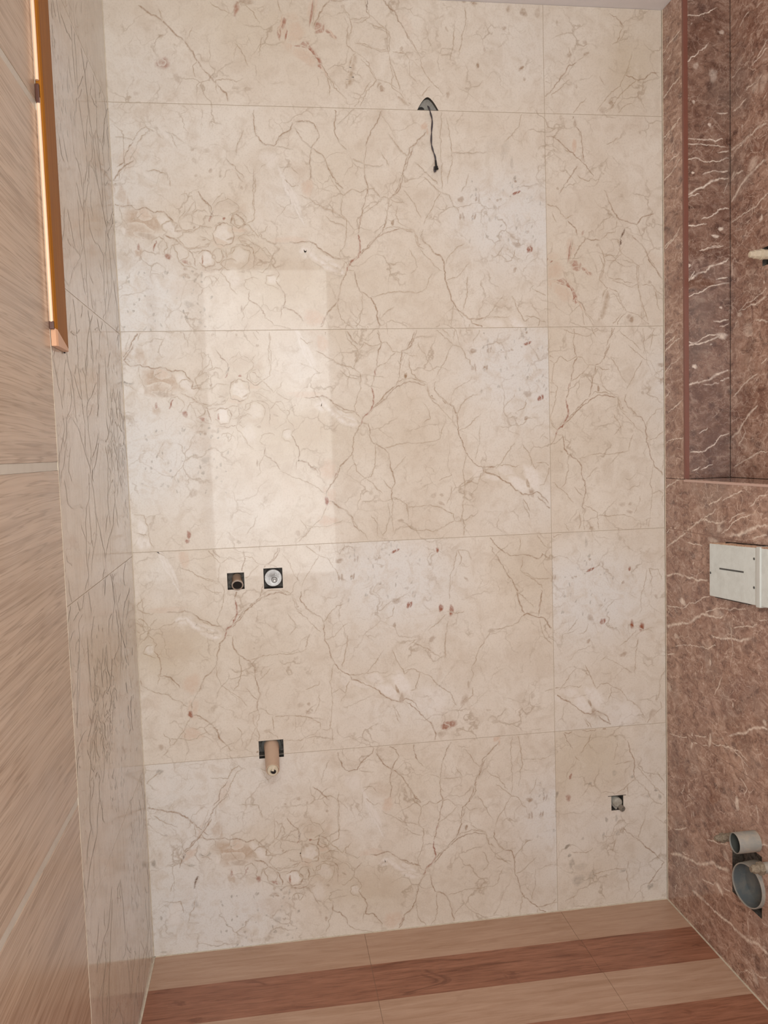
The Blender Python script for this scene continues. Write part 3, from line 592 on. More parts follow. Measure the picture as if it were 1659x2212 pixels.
PRINT_C=dict(v=[(2.2,1,[(1228,564),(1242,552),(1271,564),(1299,553),(1335,555),(1382,562)]),
(2.2,1,[(1428,516),(1435,484),(1450,458),(1449,422),(1453,390)]),
(2.2,1,[(1415,247),(1425,225),(1454,204),(1484,176),(1513,151),(1531,131)]),
(2.2,1,[(1531,131),(1546,119),(1527,95),(1505,69),(1494,52)]),
(2.2,1,[(1228,557),(1238,535),(1255,503)]),
(1.8,0,[(1317,543),(1298,516),(1284,490)]),
(1.8,0,[(1407,543),(1428,516)]),
(1.8,0,[(1453,390),(1478,370),(1500,340),(1514,310)]),
(1.8,0,[(1460,429),(1489,398),(1522,359),(1551,335)]),
(1.8,0,[(1442,451),(1388,442)]),
(1.8,0,[(1399,512),(1388,460)]),
(1.8,0,[(1311,389),(1293,369),(1282,352)]),
(1.8,0,[(1453,394),(1427,375),(1394,349)]),
(1.8,0,[(1415,247),(1396,221),(1349,222),(1345,211)]),
(1.8,0,[(1561,157),(1543,134)]),
(1.8,0,[(1314,107),(1329,109),(1358,113),(1384,114),(1420,110),(1424,77),(1434,36)]),
(1.8,0,[(1314,107),(1299,69)]),
(1.8,0,[(1263,48),(1226,27)]),
(1.8,0,[(1389,211),(1377,169)]),
(1.8,0,[(1247,182),(1294,174),(1316,189)]),
(1.8,0,[(1526,409),(1548,371)]),
(1.8,0,[(1427,375),(1430,342)]),
(1.8,0,[(1488,276),(1469,235),(1458,200)]),
(1.8,0,[(1262,481),(1276,466)]),
(1.8,0,[(1331,280),(1310,300)]),
(1.8,0,[(1428,138),(1424,110)]),
(1.8,0,[(1514,270),(1547,242)])],
b=[(1247,419,3.9,8.4,-15,2,0.6),(1239,353,8.4,9.1,30,2,0.5),(1233,201,8.4,4.9,35,2,0.0),(1203,367,4.9,9.1,-10,6,0.7),(1233,201,8.4,4.9,35,6,0.8),(1240,172,5.0,5.0,0,6,0.6),
(1360,273,4.2,7.7,0,6,0.6),(1392,275,4.3,9.4,0,6,0.4),(1349,222,4.3,10.1,-10,6,0.5),(1396,226,6.5,7.2,0,6,0.5),(1499,47,8.6,9.4,0,6,0.6),(1248,143,7.2,18.0,0,6,0.5),
(1267,91,16.2,16.2,0,6,0.4),(1413,107,12.6,4.3,10,6,0.5),(1307,389,7.7,4.2,40,6,0.5),(1522,352,5.8,5.0,0,6,0.6),(1533,329,5.0,8.6,0,6,0.5),(1445,401,6.3,4.2,30,6,0.5),
(1496,336,8.6,5.8,0,6,0.3),(1283,221,4.3,4.3,0,6,0.4),(1311,100,14.4,10.8,40,6,0.35),(1387,417,7.0,8.8,-30,6,0.3),(1275,133,18.0,10.8,0,6,0.2),],
t=[(1316,476,123,123,-0.55),(1497,461,72,144,0.4),(1331,263,144,90,0.4),(1476,104,90,72,0.5),(1311,140,90,43,-0.2),(1201,416,21,175,-0.3)])
BROWN_WALL=dict(v=[(2,9,[(1,2537),(43,2547),(103,2552)]),
(2,9,[(-3,2282),(47,2303),(88,2313)]),
(2,9,[(100,2229),(80,2222),(3,2220)]),
(2,9,[(14,2498),(56,2515)]),
(2,9,[(4,2249),(32,2269)]),
(2,9,[(28,2466),(14,2453)]),
(2.8,9,[(-1,2407),(41,2422),(102,2431)]),
(2.8,9,[(-3,2298),(47,2306),(101,2321)]),
(2.8,9,[(-4,2177),(45,2186),(80,2201),(100,2210)]),
(2.8,9,[(0,1988),(57,1999),(88,2011),(99,2024)]),
(2.6,9,[(1,1984),(43,1992),(87,2005)]),
(2.6,9,[(1,1729),(40,1753),(62,1760)]),
(2.6,9,[(1,1685),(39,1699),(98,1716)]),
(2.6,9,[(0,1622),(38,1641),(98,1659)]),
(2.6,9,[(21,1506),(67,1522),(104,1538)]),
(2.6,9,[(1,1412),(36,1423),(66,1426),(106,1427)]),
(2.6,9,[(7,1283),(49,1296),(102,1312)]),
(2.6,9,[(12,1706),(69,1723)]),
(2.6,9,[(-1,1545),(30,1568)]),
(2.6,9,[(245,1245),(295,1264),(314,1269)]),
(2.6,9,[(314,1259),(355,1277),(412,1289)]),
(2.6,9,[(439,1253),(487,1281),(515,1288)]),
(3.2,9,[(4,1102),(63,1129),(107,1152),(164,1182),(205,1201),(258,1202),(295,1202),(326,1209)]),
(3.2,9,[(450,1174),(477,1182),(515,1189)]),
(3.2,9,[(-1,1015),(62,1028),(128,1029),(191,1031),(244,1035)]),
(3.2,9,[(256,887),(319,894),(384,902),(446,922)]),
(4,9,[(349,1168),(395,1178),(440,1198),(477,1210),(515,1212)]),
(4,9,[(343,639),(390,658),(430,678),(468,701),(517,714)]),
(5,9,[(1,860),(60,879),(97,891),(134,896),(176,921),(217,940),(250,941),(282,944),(319,954)]),
(2,9,[(205,1201),(251,1220),(289,1236)]),
(2,9,[(5,1146),(25,1163),(63,1166),(85,1153)]),
(2,9,[(307,1174),(332,1183),(361,1205),(390,1220),(445,1234)]),
(2,9,[(129,1132),(164,1129),(218,1131)]),
(2,9,[(2,924),(60,929),(120,943),(141,960),(177,966),(217,987),(250,997)]),
(2,9,[(230,948),(282,964),(343,979),(424,991)]),
(2,9,[(367,931),(424,949),(472,961)]),
(2,9,[(472,975),(516,982)]),
(2,9,[(59,811),(126,832),(189,841),(243,847),(282,868)]),
(2,9,[(275,728),(294,761),(313,790)]),
(2,9,[(17,531),(87,547),(145,564)]),
(2,9,[(159,554),(208,564),(242,572)]),
(2,9,[(255,587),(306,598),(349,610),(390,611),(430,600)]),
(2,9,[(167,579),(235,595)]),
(2,9,[(4,777),(51,788)]),
(2,9,[(344,1204),(367,1222),(418,1238)]),
(2,9,[(390,615),(418,579),(441,558)]),
(2,9,[(355,828),(367,871),(349,944)]),
(7,9,[(154,582),(151,558),(145,532)]),
(7,9,[(252,615),(250,593),(242,570)]),
(5,9,[(20,157),(83,180),(135,195)]),
(5,9,[(135,195),(171,201),(213,219),(266,249),(299,251),(348,271)]),
(5,9,[(149,106),(212,114),(272,115),(354,122),(425,126),(480,140),(520,144)]),
(2.2,9,[(45,245),(121,283)]),
(2.2,9,[(234,302),(292,319),(342,340)]),
(2.2,9,[(90,194),(135,206)]),
(2.2,9,[(206,170),(253,184),(279,195)]),
(2.2,9,[(317,204),(354,213)]),
(2.2,9,[(50,41),(55,75)]),
(2.2,9,[(463,401),(519,421)]),
(2.2,9,[(419,34),(469,56),(520,79)]),
(2.2,9,[(468,501),(479,477)]),
(2.2,9,[(396,544),(430,528),(419,497)]),
(2.2,9,[(430,184),(436,143)]),
(2.2,9,[(496,212),(520,212)]),
(2.2,9,[(367,610),(396,601),(435,586)]),
(2.2,9,[(318,600),(367,607)]),
(2.2,9,[(92,374),(115,414)]),
(2.2,9,[(151,323),(144,350)])],
b=[(102,954,16.0,9.1,0,9,0.9),(301,1187,13.2,9.9,0,9,0.35),(63,844,11.4,7.6,0,9,0.5),(19,676,10.9,11.7,0,9,0.4),(253,812,4.2,9.8,0,9,0.6),(364,727,4.1,6.1,0,9,0.6),
(276,1148,30.6,8.5,-8,9,0.4),(294,956,30.6,9.5,0,9,0.3),(163,1075,2.9,4.3,0,9,0.7),(504,726,8.0,6.4,0,9,0.5),(216,743,3.6,3.6,0,9,0.3),(197,1002,12.6,16.2,0,10,0.5),
(429,892,22.4,16.0,30,10,0.5),(269,914,12.2,12.2,0,10,0.4),(407,939,16.0,9.6,0,10,0.4),(48,1165,8.4,6.8,0,10,0.5),(143,1155,10.8,14.4,0,10,0.4),(317,1195,8.6,7.3,0,10,0.5),
(63,1199,11.1,11.1,0,10,0.4),(121,1106,11.1,14.8,0,10,0.35),(325,827,9.5,11.9,0,10,0.4),(429,976,16.0,12.8,0,10,0.35),(50,693,11.7,15.6,0,10,0.3),(59,798,9.5,9.5,0,10,0.4),
(418,1207,9.6,9.6,0,10,0.3),(55,483,23.4,58.5,0,10,0.4),(424,640,33.0,19.8,0,10,0.4),(504,788,15.5,31.0,0,10,0.2),(298,192,19.8,5.8,-30,9,0.75),(383,470,9.5,14.3,15,9,0.7),
(330,302,15.7,9.8,-20,9,0.35),(234,317,5.9,5.9,0,9,0.2),(474,487,3.2,14.4,15,9,0.5),(464,46,20.4,10.2,-30,9,0.35),(158,342,6.1,7.6,0,9,0.3),(113,234,10.9,15.6,0,10,0.4),
(205,144,18.5,25.9,-30,10,0.35),(323,137,28.8,36.0,-30,10,0.35),(35,73,12.0,36.0,0,10,0.35),(480,93,26.4,16.5,-20,10,0.3),(312,476,12.2,14.0,0,10,0.35),
(425,109,30.6,30.6,-40,10,0.3),(36,145,8.0,24.0,0,10,0.3),],
t=[])
BROWN_JAMB=dict(v=[(2.2,9,[(10,2586),(44,2587),(79,2598),(103,2615)]),
(2.2,9,[(9,2459),(37,2481),(78,2514)]),
(2.2,9,[(8,2201),(36,2201),(71,2195),(106,2196),(134,2206)]),
(2.2,9,[(15,2242),(64,2240),(99,2239),(130,2235)]),
(2.2,9,[(56,2160),(91,2170),(134,2169)]),
(2.2,9,[(7,2096),(49,2109)]),
(2.2,9,[(7,2019),(70,2023)]),
(2.2,9,[(52,2039),(81,2048),(109,2068),(137,2071)]),
(2.2,9,[(49,1952),(84,1961),(119,1965)]),
(2.2,9,[(11,2255),(67,2254),(120,2257)]),
(2.2,9,[(102,2221),(134,2225)]),
(2.2,9,[(99,2329),(134,2330)]),
(2.2,9,[(120,2110),(134,2139)]),
(3.4,9,[(7,2105),(35,2118),(70,2132),(106,2151),(134,2153)]),
(3.4,9,[(9,1868),(43,1887),(66,1897),(93,1911)]),
(3.4,9,[(93,1911),(112,1918),(134,1929)]),
(3.4,9,[(8,1579),(46,1586),(88,1597),(111,1611),(142,1621)]),
(2.2,9,[(9,1825),(43,1835),(73,1852),(134,1862)]),
(2.2,9,[(9,1863),(21,1880),(32,1897)]),
(2.2,9,[(96,1873),(134,1880)]),
(2.2,9,[(8,1699),(35,1699),(73,1716),(100,1717)]),
(2.2,9,[(8,1683),(35,1692),(73,1702),(107,1712)]),
(2.2,9,[(107,1586),(142,1601)]),
(2.2,9,[(88,1756),(111,1756),(134,1759)]),
(2.2,9,[(18,1387),(57,1389),(91,1410),(111,1431),(142,1437)]),
(2.2,9,[(44,1953),(78,1960),(119,1962)]),
(2.2,9,[(49,1336),(87,1352)]),
(2.2,9,[(72,1457),(45,1440)]),
(2.2,9,[(22,1333),(49,1343)]),
(2.2,9,[(107,1740),(134,1747)]),
(2.2,9,[(57,1578),(103,1581)])],
b=[(111,2012,6.6,5.3,0,9,0.9),(95,1992,8.0,3.8,-10,9,0.8),(78,2296,4.5,4.5,0,9,0.85),(28,2165,3.8,3.2,0,9,0.7),(89,2430,12.8,14.4,0,9,0.3),(38,2453,7.8,7.8,0,9,0.35),
(27,2560,4.3,6.2,0,9,0.4),(115,2545,6.2,6.2,0,9,0.4),(31,2356,3.8,5.1,0,9,0.5),(74,2343,5.8,9.0,0,10,0.7),(35,2138,19.2,8.0,-10,10,0.5),(71,2208,8.3,8.3,0,10,0.5),
(37,2556,12.4,9.3,0,10,0.4),(44,2513,18.6,15.5,-20,10,0.4),(23,2409,12.4,9.3,0,10,0.4),(71,2406,7.7,7.7,0,10,0.4),(38,2321,12.4,9.3,0,10,0.4),(88,2326,6.4,4.5,0,10,0.5),
(99,2568,9.3,15.5,0,10,0.3),(53,2189,9.6,9.6,0,10,0.4),(72,2604,24.8,15.5,0,10,0.3),(84,2074,25.6,12.8,0,10,0.3),(70,1942,19.8,9.9,0,10,0.4),(88,2180,9.6,7.0,0,10,0.4),
(123,2292,6.4,6.4,0,10,0.4),(55,2265,5.8,7.0,0,10,0.5),(102,2380,19.2,19.2,0,10,0.1),(115,1715,15.7,7.7,0,9,0.6),(31,1630,7.7,5.6,0,9,0.7),(15,1911,6.1,4.1,0,9,0.9),
(95,1992,10.5,4.2,-15,9,0.9),(113,1346,9.0,7.9,0,9,0.5),(81,1691,3.5,2.8,0,9,0.4),(111,1794,4.2,3.5,0,9,0.5),(82,1516,8.6,11.5,0,10,0.7),(115,1754,21.0,7.7,0,10,0.6),
(66,1796,21.0,14.0,0,10,0.45),(16,1723,8.8,10.5,0,10,0.5),(73,1567,56.0,21.0,0,10,0.25),(91,1406,43.2,43.2,0,10,0.45),(34,1354,21.6,18.0,0,10,0.5),(96,1950,31.5,14.0,0,10,0.45),
(66,1934,7.7,4.9,0,10,0.6),(34,1550,14.0,14.0,0,10,0.4),(107,1680,14.0,10.5,0,10,0.4),(16,1657,9.0,21.6,0,10,0.4),(87,1349,36.0,21.6,0,10,0.35),(69,1478,17.5,21.0,0,10,0.35),
],
t=[])
BROWN_NICHE=dict(v=[(4.5,9,[(119,2225),(149,2227),(177,2226),(210,2231),(243,2236),(289,2236)]),
(4.5,9,[(122,2085),(143,2093),(160,2107),(200,2129),(243,2139),(290,2147)]),
(2.6,9,[(83,2121),(107,2139),(149,2155),(183,2156)]),
(2.6,9,[(122,2025),(160,2034),(211,2039),(243,2036),(264,2051),(295,2059)]),
(2.6,9,[(160,2539),(182,2550),(210,2554)]),
(2.6,9,[(194,2359),(242,2359),(274,2370)]),
(2.6,9,[(131,2328),(166,2327),(194,2337)]),
(2.6,9,[(120,2418),(171,2427)]),
(2.6,9,[(226,2408),(294,2425)]),
(2.6,9,[(242,2419),(294,2445)]),
(2.6,9,[(143,2217),(210,2233)]),
(2.6,9,[(242,2550),(273,2549)]),
(2.6,9,[(274,2302),(294,2314)]),
(2.8,9,[(172,1776),(214,1783),(243,1784),(297,1788)]),
(2.8,9,[(159,1775),(196,1793),(231,1796),(294,1814)]),
(2.8,9,[(134,1543),(153,1553),(184,1571),(214,1582),(249,1599)]),
(2.8,9,[(134,1340),(196,1362),(256,1383),(298,1388)]),
(2.8,9,[(266,1621),(297,1634)]),
(2.8,9,[(190,1453),(196,1439),(159,1404)]),
(2.8,9,[(134,1730),(159,1754)]),
(2.8,9,[(243,1738),(297,1728)]),
(4,9,[(127,1426),(159,1443),(190,1470)]),
(4,9,[(190,1470),(214,1490),(255,1512)])],
b=[(265,2002,6.6,9.0,0,9,0.8),(134,2153,7.0,9.6,-20,9,0.5),(242,2353,15.0,18.0,-30,9,0.3),(227,2154,18.6,18.6,0,9,0.2),(274,2346,18.0,24.0,0,9,0.25),(177,2271,3.1,4.3,0,9,0.6),
(254,2014,8.4,12.0,-20,10,0.6),(149,2123,8.0,14.4,0,10,0.5),(199,2317,18.6,31.0,0,10,0.35),(216,2203,18.0,21.0,0,10,0.3),(143,2191,6.8,9.3,0,10,0.4),(149,1969,5.9,4.6,30,10,0.7),
(183,1974,3.1,6.2,0,10,0.5),(125,1963,6.4,4.5,0,10,0.4),(269,2268,5.4,7.5,0,10,0.5),(166,2485,18.6,24.8,0,10,0.3),(254,1962,12.0,18.0,0,10,0.3),(102,2483,9.6,9.6,0,10,0.4),
(165,1767,10.2,6.8,0,9,0.5),(208,1716,20.4,23.8,0,9,0.25),(128,1895,4.1,13.6,0,9,0.4),(280,1833,4.5,4.5,0,9,0.5),(214,1671,23.8,20.4,0,10,0.5),(196,1525,30.6,34.0,0,10,0.3),
(184,1846,8.5,5.4,0,10,0.4),(227,1335,24.5,17.5,0,10,0.35),(288,1848,7.3,13.2,0,10,0.5),(165,1545,17.5,21.0,0,10,0.3),(273,1487,13.2,19.8,0,10,0.3),(277,1755,16.5,16.5,0,10,0.4),
(226,1761,4.8,17.0,0,10,0.5),(147,1970,5.4,4.8,0,10,0.6),(278,1666,6.6,6.6,0,10,0.4),],
t=[])
NODES={'row2':(0.6237,1.9351),'row3':(0.6484,1.511),'row4':(0.2432,0.9256),'row5':(0.7917,0.1727),'R3':(1.2217,1.4624),'R4':(0.8299,0.8408),'B1':(0.5042,2.5573),'B2':(1.2252,1.9219)}
# ------------------------------------------------------------------ helpers
def mkobj(name, me, parent=None, kind=None, mats=()):
    o = bpy.data.objects.new(name, me); COL.objects.link(o)
    for m in mats: me.materials.append(m)
    if parent: o.parent = parent
    if kind: o['kind'] = kind
    return o
def empty(name, loc=(0, 0, 0), kind=None):
    o = bpy.data.objects.new(name, None); COL.objects.link(o); o.location = loc; o.empty_display_size = .05
    if kind: o['kind'] = kind
    return o
def tag(o, label, cat, group=None):
    o['label'] = label; o['category'] = cat
    if group: o['group'] = group
def add_box(bm, lo, hi, mi=0, bevel=0.0):
    r = bmesh.ops.create_cube(bm, size=1.0)
    vs = r['verts']
    for v in vs:
        v.co = Vector([lo[i] + (v.co[i] + .5) * (hi[i] - lo[i]) for i in range(3)])
    fs = {f for v in vs for f in v.link_faces}
    for f in fs: f.material_index = mi
    if bevel > 0:
        es = list({e for v in vs for e in v.link_edges})
        bmesh.ops.bevel(bm, geom=es, offset=bevel, segments=2, affect='EDGES', profile=.6)
def fin(name, bm, parent, mats, smooth=False, kind=None, origin=None):
    bmesh.ops.recalc_face_normals(bm, faces=bm.faces[:])
    if smooth:
        for f in bm.faces: f.smooth = True
    me = bpy.data.meshes.new(name); bm.to_mesh(me); bm.free()
    if smooth:
        try: me.set_sharp_from_angle(angle=math.radians(40))
        except Exception: pass
    o = mkobj(name, me, parent, kind, mats if isinstance(mats, (list, tuple)) else (mats,))
    if origin is not None: place(o, origin)
    return o
def place(o, origin):
    o.data.transform(Matrix.Translation(-Vector(origin)))
    o.location = Vector(origin) - (Vector(o.parent.location) if o.parent else Vector())
def boxobj(name, lo, hi, mat, parent=None, kind=None, bevel=0.0):
    bm = bmesh.new(); add_box(bm, lo, hi, 0, bevel)
    return fin(name, bm, parent, mat, kind=kind)
def frame_of(d):
    d = Vector(d).normalized(); u = Vector((0, 0, 1)) if abs(d.z) < .9 else Vector((1, 0, 0))
    a = d.cross(u).normalized(); b = a.cross(d).normalized(); return d, a, b
def lathe(bm, org, axis, prof, seg=28, mi=0, cap0=True, cap1=True):
    # prof: list of (distance along axis, radius)
    d, a, b = frame_of(axis); org = Vector(org); rings = []
    for (t, r) in prof:
        rings.append([bm.verts.new(org + d * t + (a * math.cos(2 * math.pi * k / seg) + b * math.sin(2 * math.pi * k / seg)) * r) for k in range(seg)])
    for i in range(len(rings) - 1):
        for k in range(seg):
            f = bm.faces.new((rings[i][k], rings[i][(k + 1) % seg], rings[i + 1][(k + 1) % seg], rings[i + 1][k])); f.material_index = mi
    if cap0: f = bm.faces.new(rings[0][::-1]); f.material_index = mi
    if cap1: f = bm.faces.new(rings[-1]); f.material_index = mi
def sweep(bm, pts, rad, seg=10, mi=0):
    pts = [Vector(p) for p in pts]; rings = []
    for i, p in enumerate(pts):
        t = (pts[min(i + 1, len(pts) - 1)] - pts[max(i - 1, 0)])
        d, a, b = frame_of(t); r = rad[i] if isinstance(rad, (list, tuple)) else rad
        rings.append([bm.verts.new(p + (a * math.cos(2 * math.pi * k / seg) + b * math.sin(2 * math.pi * k / seg)) * r) for k in range(seg)])
    for i in range(len(rings) - 1):
        for k in range(seg):
            f = bm.faces.new((rings[i][k], rings[i][(k + 1) % seg], rings[i + 1][(k + 1) % seg], rings[i + 1][k])); f.material_index = mi
    for rr in (rings[0][::-1], rings[-1]):
        f = bm.faces.new(rr); f.material_index = mi
def smooth_curve(pts, n=8):
    P = [Vector(p) for p in pts]; out = []
    for i in range(len(P) - 1):
        p0, p1, p2, p3 = P[max(i - 1, 0)], P[i], P[i + 1], P[min(i + 2, len(P) - 1)]
        for k in range(n):
            t = k / n
            out.append(.5 * ((2 * p1) + (p2 - p0) * t + (2 * p0 - 5 * p1 + 4 * p2 - p3) * t * t + (3 * p1 - p0 - 3 * p2 + p3) * t ** 3))
    out.append(P[-1]); return out

# ------------------------------------------------------------------ printed stone tile
def tone_at(blobs, u, v, node):
    s = 0.0
    for (cu, cv, ru, rv, am) in blobs:
        q = ((u - node[0] - cu / 1000) / (ru / 1000)) ** 2 + ((v - node[1] - cv / 1000) / (rv / 1000)) ** 2
        if q < 6: s += am * math.exp(-q * 1.1)
    return max(0.0, min(1.0, .5 + .5 * s))

def stone_tile(parent, rect, put, back, mat, prints, holes=(), cell=.06, seed=1, thick=.03, jag=0.0, name='tile'):
    """rect (u0,u1,v0,v1); put(u,v,d) -> xyz with d towards the room; prints: [(dict, node)]"""
    u0, u1, v0, v1 = rect; rn = random.Random(seed)
    V, F, FM, P, TN = [], [], [], [], []
    tones = [(pr['t'], nd) for pr, nd in prints]
    def tn(u, v): return tone_at(tones[0][0], u, v, tones[0][1]) if tones else .5
    def add(u, v, d, rgba=(0, 0, 0, 0)):
        V.append(put(u, v, d)); P.append(rgba); TN.append(tn(u, v)); return len(V) - 1
    def inhole(u, v, m=0.0):
        return any(h[0] - m < u < h[1] + m and h[2] - m < v < h[3] + m for h in holes)
    us = {u0, u1}; vs = {v0, v1}
    for h in holes:
        us |= {h[0], h[1]}; vs |= {h[2], h[3]}
    def fill(s):
        s = sorted(s); o = []
        for a, b in zip(s, s[1:]):
            n = max(1, int(round((b - a) / cell)))
            o += [a + (b - a) * i / n for i in range(n)]
        return o + [s[-1]]
    us, vs = fill(us), fill(vs)
    grid = {}
    def g(i, j):
        if (i, j) not in grid: grid[(i, j)] = add(us[i], vs[j], 0)
        return grid[(i, j)]
    for i in range(len(us) - 1):
        for j in range(len(vs) - 1):
            if inhole((us[i] + us[i + 1]) / 2, (vs[j] + vs[j + 1]) / 2): continue
            F.append((g(i, j), g(i + 1, j), g(i + 1, j + 1), g(i, j + 1))); FM.append(0)
    def rim(a, b, m):
        x = [add(a[0], a[1], 0), add(b[0], b[1], 0), add(b[0], b[1], -thick), add(a[0], a[1], -thick)]
        F.append(tuple(x)); FM.append(m)
    c = [(u0, v0), (u1, v0), (u1, v1), (u0, v1)]
    for k in range(4): rim(c[k], c[(k + 1) % 4], 0)
    x = [add(a, b, -thick) for a, b in c]; F.append(tuple(x[::-1])); FM.append(0)
    for h in holes:
        c = [(h[0], h[2]), (h[1], h[2]), (h[1], h[3]), (h[0], h[3])]
        for k in range(4): rim(c[(k + 1) % 4], c[k], 1)
        if len(h) > 4 and h[4] == 'dome':     # arched upper half: fill the two corners outside the arc
            cu, r, hh = (h[0] + h[1]) / 2, (h[1] - h[0]) / 2, h[3] - h[2]; n = 14
            arc = [(cu + r * (2 * k / n - 1), h[2] + hh * max(0.0, 1 - abs(2 * k / n - 1) ** 1.65) * .999) for k in range(n + 1)]
            for k in range(n):
                a, b = arc[k], arc[k + 1]
                F.append((add(a[0], a[1], 0), add(b[0], b[1], 0), add(b[0], h[3], 0), add(a[0], h[3], 0))); FM.append(0)
                rim(a, b, 1)
    # printed marks: soft ribbons and spots lying in the glaze
    lay = [0.00010]
    def nd_(pr): return pr
    for pr, node in prints:
        for (cu, cv, ru, rv, ang, kind, al) in pr['b']:
            cu, cv, ru, rv = node[0] + cu / 1000, node[1] + cv / 1000, max(ru, 2.2) / 1000, max(rv, 2.2) / 1000
            R = max(ru, rv) * 1.25
            if cu + R < u0 or cu - R > u1 or cv + R < v0 or cv - R > v1: continue
            col, am = PAL[kind]; al = min(1.0, al * am * 1.35)
            if al < .02: continue
            ca, sa = math.cos(math.radians(ang)), math.sin(math.radians(ang)); n = 16
            ph = [rn.uniform(0, 6.28) for _ in range(3)]
            soft = 1.35 if max(ru, rv) < .02 else 1.22
            rings = []
            for fr in (0.0, .72, soft):
                ring = []
                for k in range(n if fr else 1):
                    t = 2 * math.pi * k / n
                    w = 1 + .14 * math.sin(2 * t + ph[0]) + .10 * math.sin(3 * t + ph[1]) + .07 * math.sin(5 * t + ph[2])
                    a, b = ru * fr * w * math.cos(t), rv * fr * w * math.sin(t)
                    ring.append((min(max(cu + a * ca - b * sa, u0 + .0003), u1 - .0003), min(max(cv + a * sa + b * ca, v0 + .0003), v1 - .0003)))
                rings.append(ring)
            if inhole(cu, cv, min(ru, rv)): continue
            lay[0] += 3e-6; d = lay[0]
            c0 = add(*rings[0][0], d, (*col[:3], al))
            r1 = [add(*q, d, (*col[:3], al * .92)) for q in rings[1]]; r2 = [add(*q, d, (*col[:3], 0)) for q in rings[2]]
            for k in range(n):
                k2 = (k + 1) % n
                F.append((c0, r1[k], r1[k2])); FM.append(0)
                F.append((r1[k], r2[k], r2[k2], r1[k2])); FM.append(0)
    for pr, node in prints:
        for (wd, kind, pts) in pr['v']:
            q = [(node[0] + a / 1000, node[1] + b / 1000) for a, b in pts]
            if max(p[0] for p in q) < u0 or min(p[0] for p in q) > u1 or max(p[1] for p in q) < v0 or min(p[1] for p in q) > v1: continue
            col, am = PAL[kind]
            dens = []
            for a, b in zip(q, q[1:]):
                L = math.hypot(b[0] - a[0], b[1] - a[1]); n = max(1, int(L / .0042))
                dens += [(a[0] + (b[0] - a[0]) * i / n, a[1] + (b[1] - a[1]) * i / n) for i in range(n)]
            dens.append(q[-1]); N = len(dens)
            if N < 2: continue
            j1 = [0.0, 0.0]; J = []
            for i in range(N):
                j1 = [j1[0] * .72 + rn.gauss(0, .0011), j1[1] * .72 + rn.gauss(0, .0011)]; J.append(tuple(j1))
            dens = [(p[0] + j[0], p[1] + j[1]) for p, j in zip(dens, J)]
            lay[0] += 3e-6; d = lay[0]; prev = None; ww = 1.0; aa = 1.0
            for i, p in enumerate(dens):
                a, b = dens[max(i - 1, 0)], dens[min(i + 1, N - 1)]
                tx, ty = b[0] - a[0], b[1] - a[1]; L = math.hypot(tx, ty) or 1e-9
                nx, ny = -ty / L, tx / L
                ww = .75 * ww + .25 * rn.uniform(.2, 1.9); aa = .72 * aa + .28 * rn.uniform(.0, 1.7)
                taper = min(1.0, (min(i, N - 1 - i) + .8) / 3.0)
                h = wd / 1000 * .95 * ww * (.45 + .55 * taper)
                ok = u0 + h < p[0] < u1 - h and v0 + h < p[1] < v1 - h and not inhole(p[0], p[1], h)
                if not ok: prev = None; continue
                al = am * min(1.0, aa) * (.4 + .6 * taper)
                c4 = col[:3]
                cur = [add(p[0] + nx * h * e, p[1] + ny * h * e, d, (*c4, al if abs(e) < .9 else 0)) for e in (-1.15, -.16, .16, 1.15)]
                if prev:
                    F += [(prev[e], prev[e + 1], cur[e + 1], cur[e]) for e in range(3)]; FM += [0, 0, 0]
                prev = cur
    me = bpy.data.meshes.new(name)
    me.from_pydata(V, [], F)
    me.attributes.new('paint', 'FLOAT_COLOR', 'POINT').data.foreach_set('color', np.array(P, 'f').ravel())
    me.attributes.new('tone', 'FLOAT', 'POINT').data.foreach_set('value', np.array(TN, 'f'))
    me.polygons.foreach_set('material_index', np.array(FM, 'i'))
    me.update()
    return mkobj(name, me, parent, None, (mat, M['cut']))

# ------------------------------------------------------------------ back wall
JT = .0007
ROWZ = [0.0, .5616, 1.1616, 1.7616, 2.3616, RH]
back = empty('wall_back', (0, 0, 0), 'structure')
def slab(name, lo, hi, mat, parent=None, kind='structure'):
    bm = bmesh.new(); add_box(bm, lo, hi)
    return fin(name, bm, parent, mat, kind=kind)
core = slab('mortar_bed', (-.05, .0294, -.05), (RW + .25, .16, RH + .05), M['mortar'], back, None)
put_back = lambda u, v, d: (u, -d, v)
NODES = {k: tuple(v) for k, v in NODES.items()}
H_BACK = {
    1: [(.2535, .3005, 1.0445, 1.0915), (.3545, .4075, 1.0415, 1.0995), (.3205, .3905, .5624, .6045)],
    0: [(.3205, .3905, .5530, .5608)],
    4: [(.8320, .8920, 2.3624, 2.3975, 'dome')],
    10: [(1.376, 1.4145, .300, .3455)],
}
SP = 1.2
for r in range(5):
    z0, z1 = ROWZ[r] + JT, ROWZ[r + 1] - JT
    node = {0: 'row5', 1: 'row4', 2: 'row3', 3: 'row2', 4: 'B1'}[r]
    pr = PRINT_B if r == 4 else PRINT_A
    stone_tile(back, (.0012, SP - JT, z0, z1), put_back, 1, M['beige'], [(pr, NODES[node])], H_BACK.get(r, ()), seed=10 + r)
    if r == 0: prints = [(PRINT_C, (0, 0))]
    elif r == 1: prints = [(PRINT_A, NODES['R4'])]
    elif r == 2: prints = [(PRINT_A, NODES['R3'])]
    elif r == 3: prints = [(PRINT_B, NODES['B2'])]
    else: prints = [(PRINT_B, NODES['B1'])]
    stone_tile(back, (SP + JT, RW - .003, z0, z1), put_back, 1, M['beige'], prints, H_BACK.get(10 if r == 0 else -1, ()), seed=20 + r)
bm = bmesh.new()
